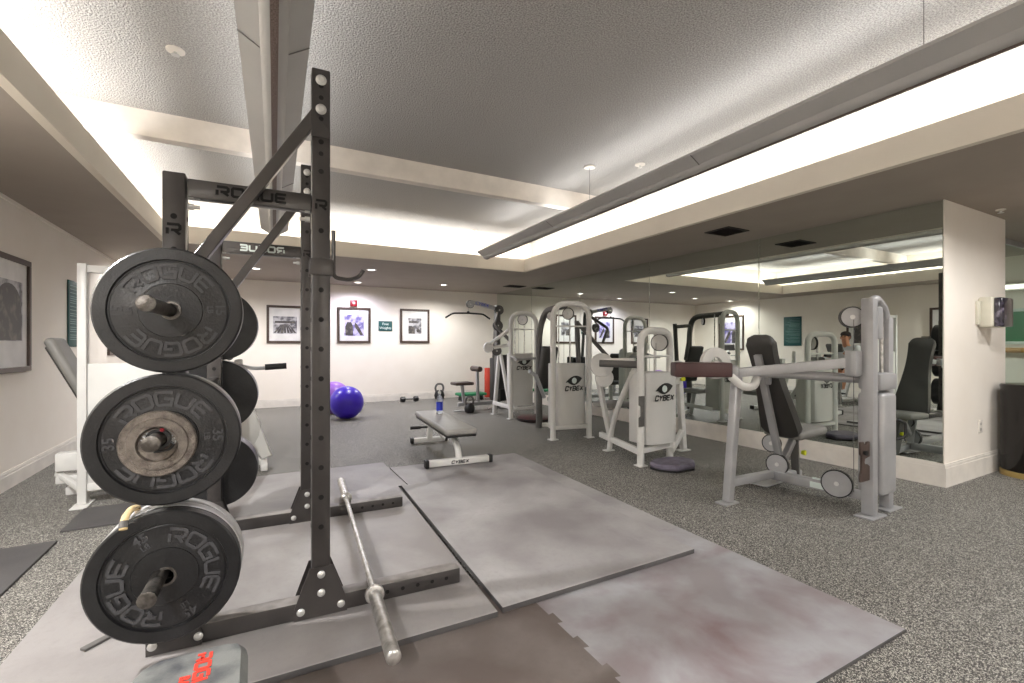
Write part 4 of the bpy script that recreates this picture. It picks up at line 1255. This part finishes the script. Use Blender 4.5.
for s, (ax_, az_) in ((-1, (.56, .48)), (1, (.40, .74))):
    zz = (.40 if s < 0 else .685)
    y_ = s*.14
    skinned('shoe', [[(P_(ax_+.0, y_, az_-.03), .048), (P_(ax_+.05, y_, zz+.045), (.044, .04)), (P_(ax_+.14, y_, zz+.035), (.045, .034)), (P_(ax_+.21, y_, zz+.03), (.036, .026))]], M['shoe'], pr)

# ------------------------------------------------------------------ pictures and signs
def picture(label, o, X, Y, w_, h_, art):
    """framed print: o = centre on the wall, X along it, Y up"""
    o, X, Y = Vector(o), Vector(X), Vector(Y)
    N = X.cross(Y)
    t = thing('framed_picture', label, 'picture', tuple(o))
    f = MB()
    fw = .045
    for sx, sy, a, b in ((0, 1, w_/2, fw/2), (0, -1, w_/2, fw/2), (1, 0, fw/2, h_/2-fw), (-1, 0, fw/2, h_/2-fw)):
        c = o+X*sx*(w_/2-fw/2)+Y*sy*(h_/2-fw/2)+N*.015
        f.obox(c, (X, Y, N), (a, b, .015), .003, 1)
    f.build('frame', M['frame'], t, smooth=0)
    MB().obox(o+N*.006, (X, Y, N), (w_/2-fw, h_/2-fw, .005)).build('mount', M['mount'], t, smooth=0)
    art(t, o+N*.0115, X, Y, N, w_-2*fw, h_-2*fw)
    return t
def rect(mb, o, X, Y, N, x0, x1, y0, y1, t=.001):
    mb.obox(o+X*(x0+x1)/2+Y*(y0+y1)/2+N*t/2, (X, Y, N), ((x1-x0)/2, (y1-y0)/2, t/2))
def art_rail(t, o, X, Y, N, w_, h_):
    a = MB(); rect(a, o, X, Y, N, -.38*w_, .38*w_, -.28*h_, .24*h_); a.build('print', M['print1'], t, smooth=0)
    b = MB()
    for i in range(7):
        x = (i-3)*.11*w_
        b.prism([(x*.35-.006, 0), (x*.35+.006, 0), (x+.02, -.26*h_), (x-.02, -.26*h_)], (o+N*.001, X, Y), .0006)
    rect(b, o+N*.001, X, Y, N, -.32*w_, .32*w_, .04*h_, .10*h_, .0006)
    b.build('print_shapes', M['pdark'], t, smooth=0)
def art_pair(t, o, X, Y, N, w_, h_):
    a = MB(); rect(a, o, X, Y, N, -.34*w_, .34*w_, -.34*h_, .34*h_); a.build('print', M['print2'], t, smooth=0)
    b = MB().prism([(-.30*w_, -.33*h_), (-.04*w_, -.33*h_), (-.04*w_, -.02*h_), (-.10*w_, .10*h_), (-.24*w_, .10*h_), (-.31*w_, -.05*h_)], (o+N*.001, X, Y), .0006)
    b.prism([(.02*w_, .10*h_), (.12*w_, .02*h_), (.32*w_, -.30*h_), (.22*w_, -.32*h_), (.02*w_, -.04*h_)], (o+N*.001, X, Y), .0006)
    b.build('print_shapes', M['pdark'], t, smooth=0)
def art_bell(t, o, X, Y, N, w_, h_):
    a = MB(); rect(a, o, X, Y, N, -.26*w_, .26*w_, -.26*h_, .26*h_); a.build('print', M['print1'], t, smooth=0)
    b = MB().prism([(-.25*w_, -.26*h_), (.0, -.26*h_), (-.02*w_, -.06*h_), (-.14*w_, .0), (-.25*w_, .0)], (o+N*.001, X, Y), .0006)
    b.disc(o+N*.001+X*.13*w_-Y*.16*h_, N, .07*w_, .0006, 20, .0001)
    rect(b, o+N*.001, X, Y, N, .11*w_, .14*w_, -.12*h_, .0, .0006)
    rect(b, o+N*.001, X, Y, N, -.24*w_, .10*w_, .10*h_, .17*h_, .0006)
    b.build('print_shapes', M['pdark'], t, smooth=0)
def art_torso(t, o, X, Y, N, w_, h_):
    a = MB(); rect(a, o, X, Y, N, -.40*w_, .37*w_, -.25*h_, .32*h_); a.build('print', M['print1'], t, smooth=0)
    b = MB()
    pts = []
    for i in range(13):
        a_ = PI*i/12
        pts.append((.02*w_+.32*w_*math.cos(a_), .02*h_+.27*h_*math.sin(a_)**.8))
    pts += [(-.36*w_, -.245*h_), (.35*w_, -.245*h_)]
    b.prism(pts, (o+N*.001, X, Y), .0006)
    b.build('print_shapes', M['pdark'], t, smooth=0)
yb = WB-.001
picture('framed print of a rail track, on the back wall behind the squat rack', (.50, yb, 1.60), (1, 0, 0), (0, 0, 1), .64, .73, art_rail)
picture('framed violet-toned print under the red alarm on the back wall', (1.79, yb, 1.608), (1, 0, 0), (0, 0, 1), .66, .735, art_pair)
picture('framed print of a hanging ball shape, right of the small teal sign', (3.08, yb, 1.618), (1, 0, 0), (0, 0, 1), .66, .745, art_bell)
xl = WL+.001
picture('large dark framed print of a bare back, on the left wall', (xl, 5.43, 1.46), (0, 1, 0), (0, 0, 1), .83, .985, art_torso)
picture('large dark framed print on the left wall near the far corner', (xl, 8.86, 1.55), (0, 1, 0), (0, 0, 1), .81, .985, art_pair)
picture('dark framed print behind the white cable tower on the left wall', (xl, 3.9, 1.46), (0, 1, 0), (0, 0, 1), .83, .985, art_rail)
t = thing('wall_sign', 'small teal sign between two framed prints on the back wall', 'sign', (2.435, yb, 1.605))
MB().box((2.29, yb-.012, 1.50), (2.58, yb, 1.71), .003).build('sign_board', M['teal'], t)
MB().text('Free', .075, ((2.435, yb-.0122, 1.648), (1, 0, 0), (0, 0, 1)), .001, .001).text('Weights', .075, ((2.435, yb-.0122, 1.562), (1, 0, 0), (0, 0, 1)), .001, .001).build('lettering', M['signwhite'], t, smooth=0)
t = thing('rules_board', 'tall teal notice board with rows of white writing on the left wall', 'sign', (xl, 7.1, 1.55))
MB().box((xl, 6.87, 1.18), (xl+.015, 7.32, 1.92), .003).build('sign_board', M['teal'], t)
q = MB()
random.seed(3)
z = 1.86
while z > 1.25:
    L_ = random.uniform(.24, .38)
    q.box((xl+.015, 6.91, z), (xl+.0158, 6.91+L_, z+.007))
    z -= random.choice((.024, .024, .04))
q.build('writing_lines', M['signpale'], t, smooth=0)
t = thing('fire_alarm', 'red fire alarm on the back wall above the violet-toned print', 'alarm', (1.78, yb, 2.065))
MB().box((1.71, yb-.045, 2.0), (1.85, yb, 2.13), .008).build('alarm_box', M['alarm'], t)
MB().box((1.755, yb-.055, 2.045), (1.80, yb-.045, 2.09), .006).build('strobe', M['signwhite'], t)

# ------------------------------------------------------------------ ceiling fittings
def pendant(label, x, y0, y1):
    t = thing('pendant_light', label, 'ceiling light', (x, 2.1, 2.60))
    z = 2.63
    sec = [(-.145, .0), (-.150, .006), (-.150, -.012), (-.070, -.048), (-.058, -.062)]
    bel = [(-.058, -.060), (-.05, -.082), (-.03, -.098), (0, -.104), (.03, -.098), (.05, -.082), (.058, -.060)]
    wl_ = [(-.150, .012), (-.150, -.006), (-.058, -.060), (-.050, -.052), (-.14, .002), (-.142, .012)]
    for s in (-1, 1):
        pl = [(s*a, b) for a, b in wl_]
        MB().prism(pl, ((x, y1, z), (1, 0, 0), (0, 0, 1)), y1-y0).build('wing', M['pend'], t, smooth=0)
    b = MB().prism(bel+[(.05, -.052), (-.05, -.052)], ((x, y1, z), (1, 0, 0), (0, 0, 1)), y1-y0)
    b.build('lamp_trough', M['pend'], t, smooth=50)
    MB().box((x-.016, y0+.02, z-.1052), (x+.016, y1-.02, z-.1035)).build('perforated_strip', M['mesh'], t, smooth=0)
    for y in (y1, y0+.012):
        MB().prism([(-.15, .012), (-.15, -.006), (-.058, -.062), (-.03, -.10), (.03, -.10), (.058, -.062), (.15, -.006), (.15, .012)], ((x, y, z), (1, 0, 0), (0, 0, 1)), .012).build('end_cap', M['pend'], t, smooth=0)
    j_ = MB()
    for y in (.35, 2.45, 4.55):
        if y0 < y < y1:
            for s in (-1, 1):
                j_.prism([(s*.151, -.0065), (s*.06, -.0625), (s*.06, -.066), (s*.151, -.010)], ((x, y, z), (1, 0, 0), (0, 0, 1)), .006)
    j_.build('joint_seam', M['dgrey'], t, smooth=0)
    for y in ((-1.2, 1.05, 3.78) if x > 1 else (-1.2, .9)):
        q_ = MB().pipe([(x-.10, y, z+.005), (x-.10, y, CEIL-.01)], .002, 6)
        q_.mi = 1
        q_.lathe([(0, 0), (0, .055), (.012, .055), (.016, .04), (.016, 0)], (x-.10, y, CEIL-.016), (0, 0, 1), 20)
        q_.build('hanger', [M['dgrey'], M['trim']], t)
    t.rotation_euler = (0, 0, math.radians(-1.8))
    return t
pendant('long hanging light fitting above the squat rack', .065, -1.9, 6.5)
pendant('long hanging light fitting nearer the mirrors', 3.0, -1.9, 6.6)
LBL = ['round recessed ceiling light over the middle of the back aisle', 'round recessed ceiling light just above the violet-toned print',
       'round recessed ceiling light near the lat pulldown', 'round recessed ceiling light by the squat rack end of the back aisle',
       'added recessed fill light in the far left corner', 'added recessed fill light over the dark mat by the left wall',
       'added recessed fill light in front of the pier', 'added recessed fill light beside the pier corner',
       'added recessed fill light behind the viewer at left', 'added recessed fill light behind the viewer',
       'added recessed fill light behind the viewer at right', 'round recessed ceiling light in the alcove behind the pier']
for i, (x, y, c) in enumerate(DOWN):
    t = thing('recessed_light', LBL[i], 'ceiling light', (x, y, SOF))
    MB().lathe([(0, .055), (0, .085), (-.004, .085), (-.008, .075), (-.004, .055), (0, .055)], (x, y, SOF), (0, 0, 1), 28).build('trim_ring', M['trim'], t)
    MB().lathe([(0, 0), (0, .055), (-.002, .055), (-.003, 0)], (x, y, SOF), (0, 0, 1), 24).build('lens', M['glowlens'], t)
def sprink(label, x, y, z, r=.05):
    t = thing('sprinkler_head', label, 'sprinkler', (x, y, z))
    MB().lathe([(0, 0), (0, r), (-.008, r), (-.014, r*.6), (-.014, 0)], (x, y, z), (0, 0, 1), 22).build('escutcheon', M['trim'], t)
    MB().lathe([(-.014, 0), (-.014, .010), (-.03, .008), (-.03, .022), (-.034, .022), (-.034, 0)], (x, y, z), (0, 0, 1), 14).build('deflector', M['zinc'], t)
sprink('sprinkler on the raised ceiling left of the long fitting above the rack', -.43, 3.50, CEIL)
sprink('sprinkler on the raised ceiling near the fitting by the mirrors', 3.36, 3.50, CEIL)
sprink('sprinkler on the raised ceiling beyond the beam near the right end', 3.0, 6.75, CEIL)
sprink('sprinkler on the raised ceiling beyond the beam near the middle', 1.65, 6.85, CEIL)
sprink('sprinkler on the lowered ceiling in front of the pier', 5.93, 1.62, SOF, .035)
def vent(label, x0, x1, y0, y1):
    t = thing('ceiling_vent', label, 'vent', ((x0+x1)/2, (y0+y1)/2, SOF))
    f = MB()
    for a in ((x0, y0, x1, y0+.02), (x0, y1-.02, x1, y1), (x0, y0+.02, x0+.02, y1-.02), (x1-.02, y0+.02, x1, y1-.02)):
        f.box((a[0], a[1], SOF-.010), (a[2], a[3], SOF))
    f.build('frame', M['vent'], t, smooth=0)
    MB().box((x0+.02, y0+.02, SOF-.002), (x1-.02, y1-.02, SOF)).build('backing', M['hole'], t, smooth=0)
    g = MB()
    k = 7
    for i in range(k):
        y = y0+.03+(y1-y0-.06)*(i+.5)/k
        g.obox(((x0+x1)/2, y, SOF-.006), ((1, 0, 0), (0, .7, .7), (0, -.7, .7)), ((x1-x0)/2-.02, .012, .001))
    g.build('slats', M['vent'], t, smooth=0)
vent('dark square air vent in the lowered ceiling above the nearest branded machine', 4.30, 4.64, 3.20, 3.50)
vent('dark air vent in the lowered ceiling in the far right corner', 4.55, 4.95, 8.45, 8.75)

# ------------------------------------------------------------------ pier fittings, bin, alcove
t = thing('towel_dispenser', 'paper towel dispenser with a smoked front on the pier', 'dispenser', (5.95, PY, 1.49))
MB().box((5.74, PY-.022, 1.385), (5.84, PY, 1.60), .006).build('back_plate', M['ivory'], t)
MB().box((5.79, PY-.105, 1.36), (6.10, PY-.0005, 1.635), .02, 3).build('housing', M['ivory'], t)
q = MB().prism([(0, 0), (.27, 0), (.275, -.02), (.275, -.045), (.25, -.065), (.03, -.065), (0, -.045)], ((5.805, PY-.10, 1.365), (1, 0, 0), (0, 1, 0)), .26, .012)
q.build('smoked_cover', M['smoke'], t, smooth=45)
t = thing('wall_socket', 'white socket plate low on the pier', 'socket', (5.85, PY, .45))
MB().box((5.81, PY-.006, .39), (5.89, PY, .51), .004).build('face_plate', M['trim'], t)
q = MB()
for z in (.425, .475):
    q.box((5.838, PY-.0065, z-.012), (5.844, PY-.006, z+.012)).box((5.856, PY-.0065, z-.012), (5.862, PY-.006, z+.012))
q.build('slots', M['dgrey'], t, smooth=0)
t = thing('waste_bin', 'dark bronze cylindrical bin beside the pier', 'bin', (6.235, 1.47, 0))
k = (6.235, 1.47, 0)
MB().lathe([(.05, 0), (.05, .225), (.06, .23), (.80, .23), (.815, .235), (.83, .235), (.84, .225), (.84, .0)], k, (0, 0, 1), 48).build('drum', M['bronze'], t)
MB().lathe([(0, 0), (0, .236), (.045, .236), (.05, .23), (.05, 0)], k, (0, 0, 1), 48).build('base_ring', M['gold'], t)
th = -1.95
dv = Vector((math.cos(th), math.sin(th), 0))
MB().lathe([(0, .048), (0, .056), (.003, .056), (.003, .048), (0, .048)], Vector((k[0], k[1], .70))+dv*.229, dv, 28).build('round_emblem', M['rim'], t)
t = thing('glass_partition', 'clear glass partition in the opening beyond the pier', 'glass partition', (7.6, 2.05, 0))
MB().box((PX+.02, 2.04, .06), (9.18, 2.052, SOF-.06)).build('pane', M['glass'], t, smooth=0)
MB().box((PX+.01, 2.03, 0), (9.19, 2.062, .06)).box((PX+.01, 2.03, SOF-.06), (9.19, 2.062, SOF)).build('channel', M['silver'], t, smooth=0)
t = thing('handrail', 'oak handrail running across the alcove', 'handrail', (9.1, 2.6, 0))
MB().pipe([(9.1, 1.8, 1.13), (9.1, 4.1, 1.13)], .035, 12).build('rail', M['oak'], t)
for y in (2.2, 3.1, 4.0):
    MB().pipe([(9.1, y, 0), (9.1, y, 1.10)], .02, 10).build('post', M['silver'], t)
t = thing('wall_panel', 'green panel on the side wall of the alcove', 'panel', (9.18, 2.9, 1.45))
MB().box((9.175, 1.9, 1.25), (9.199, 4.0, 1.66), .006).build('panel_board', M['green'], t)
MB().box((9.17, 1.86, 1.21), (9.199, 4.04, 1.25)).box((9.17, 1.86, 1.66), (9.199, 4.04, 1.70)).build('panel_edge', M['signwhite'], t, smooth=0)
t = thing('tube_light', 'long bright tube light high on the alcove side wall', 'wall light', (9.16, 2.9, 2.0))
MB().box((9.15, 1.9, 1.95), (9.199, 4.0, 2.05), .01).build('housing', M['trim'], t)
MB().pipe([(9.13, 1.95, 2.0), (9.13, 3.95, 2.0)], .025, 10).build('tube', M['tube'], t)
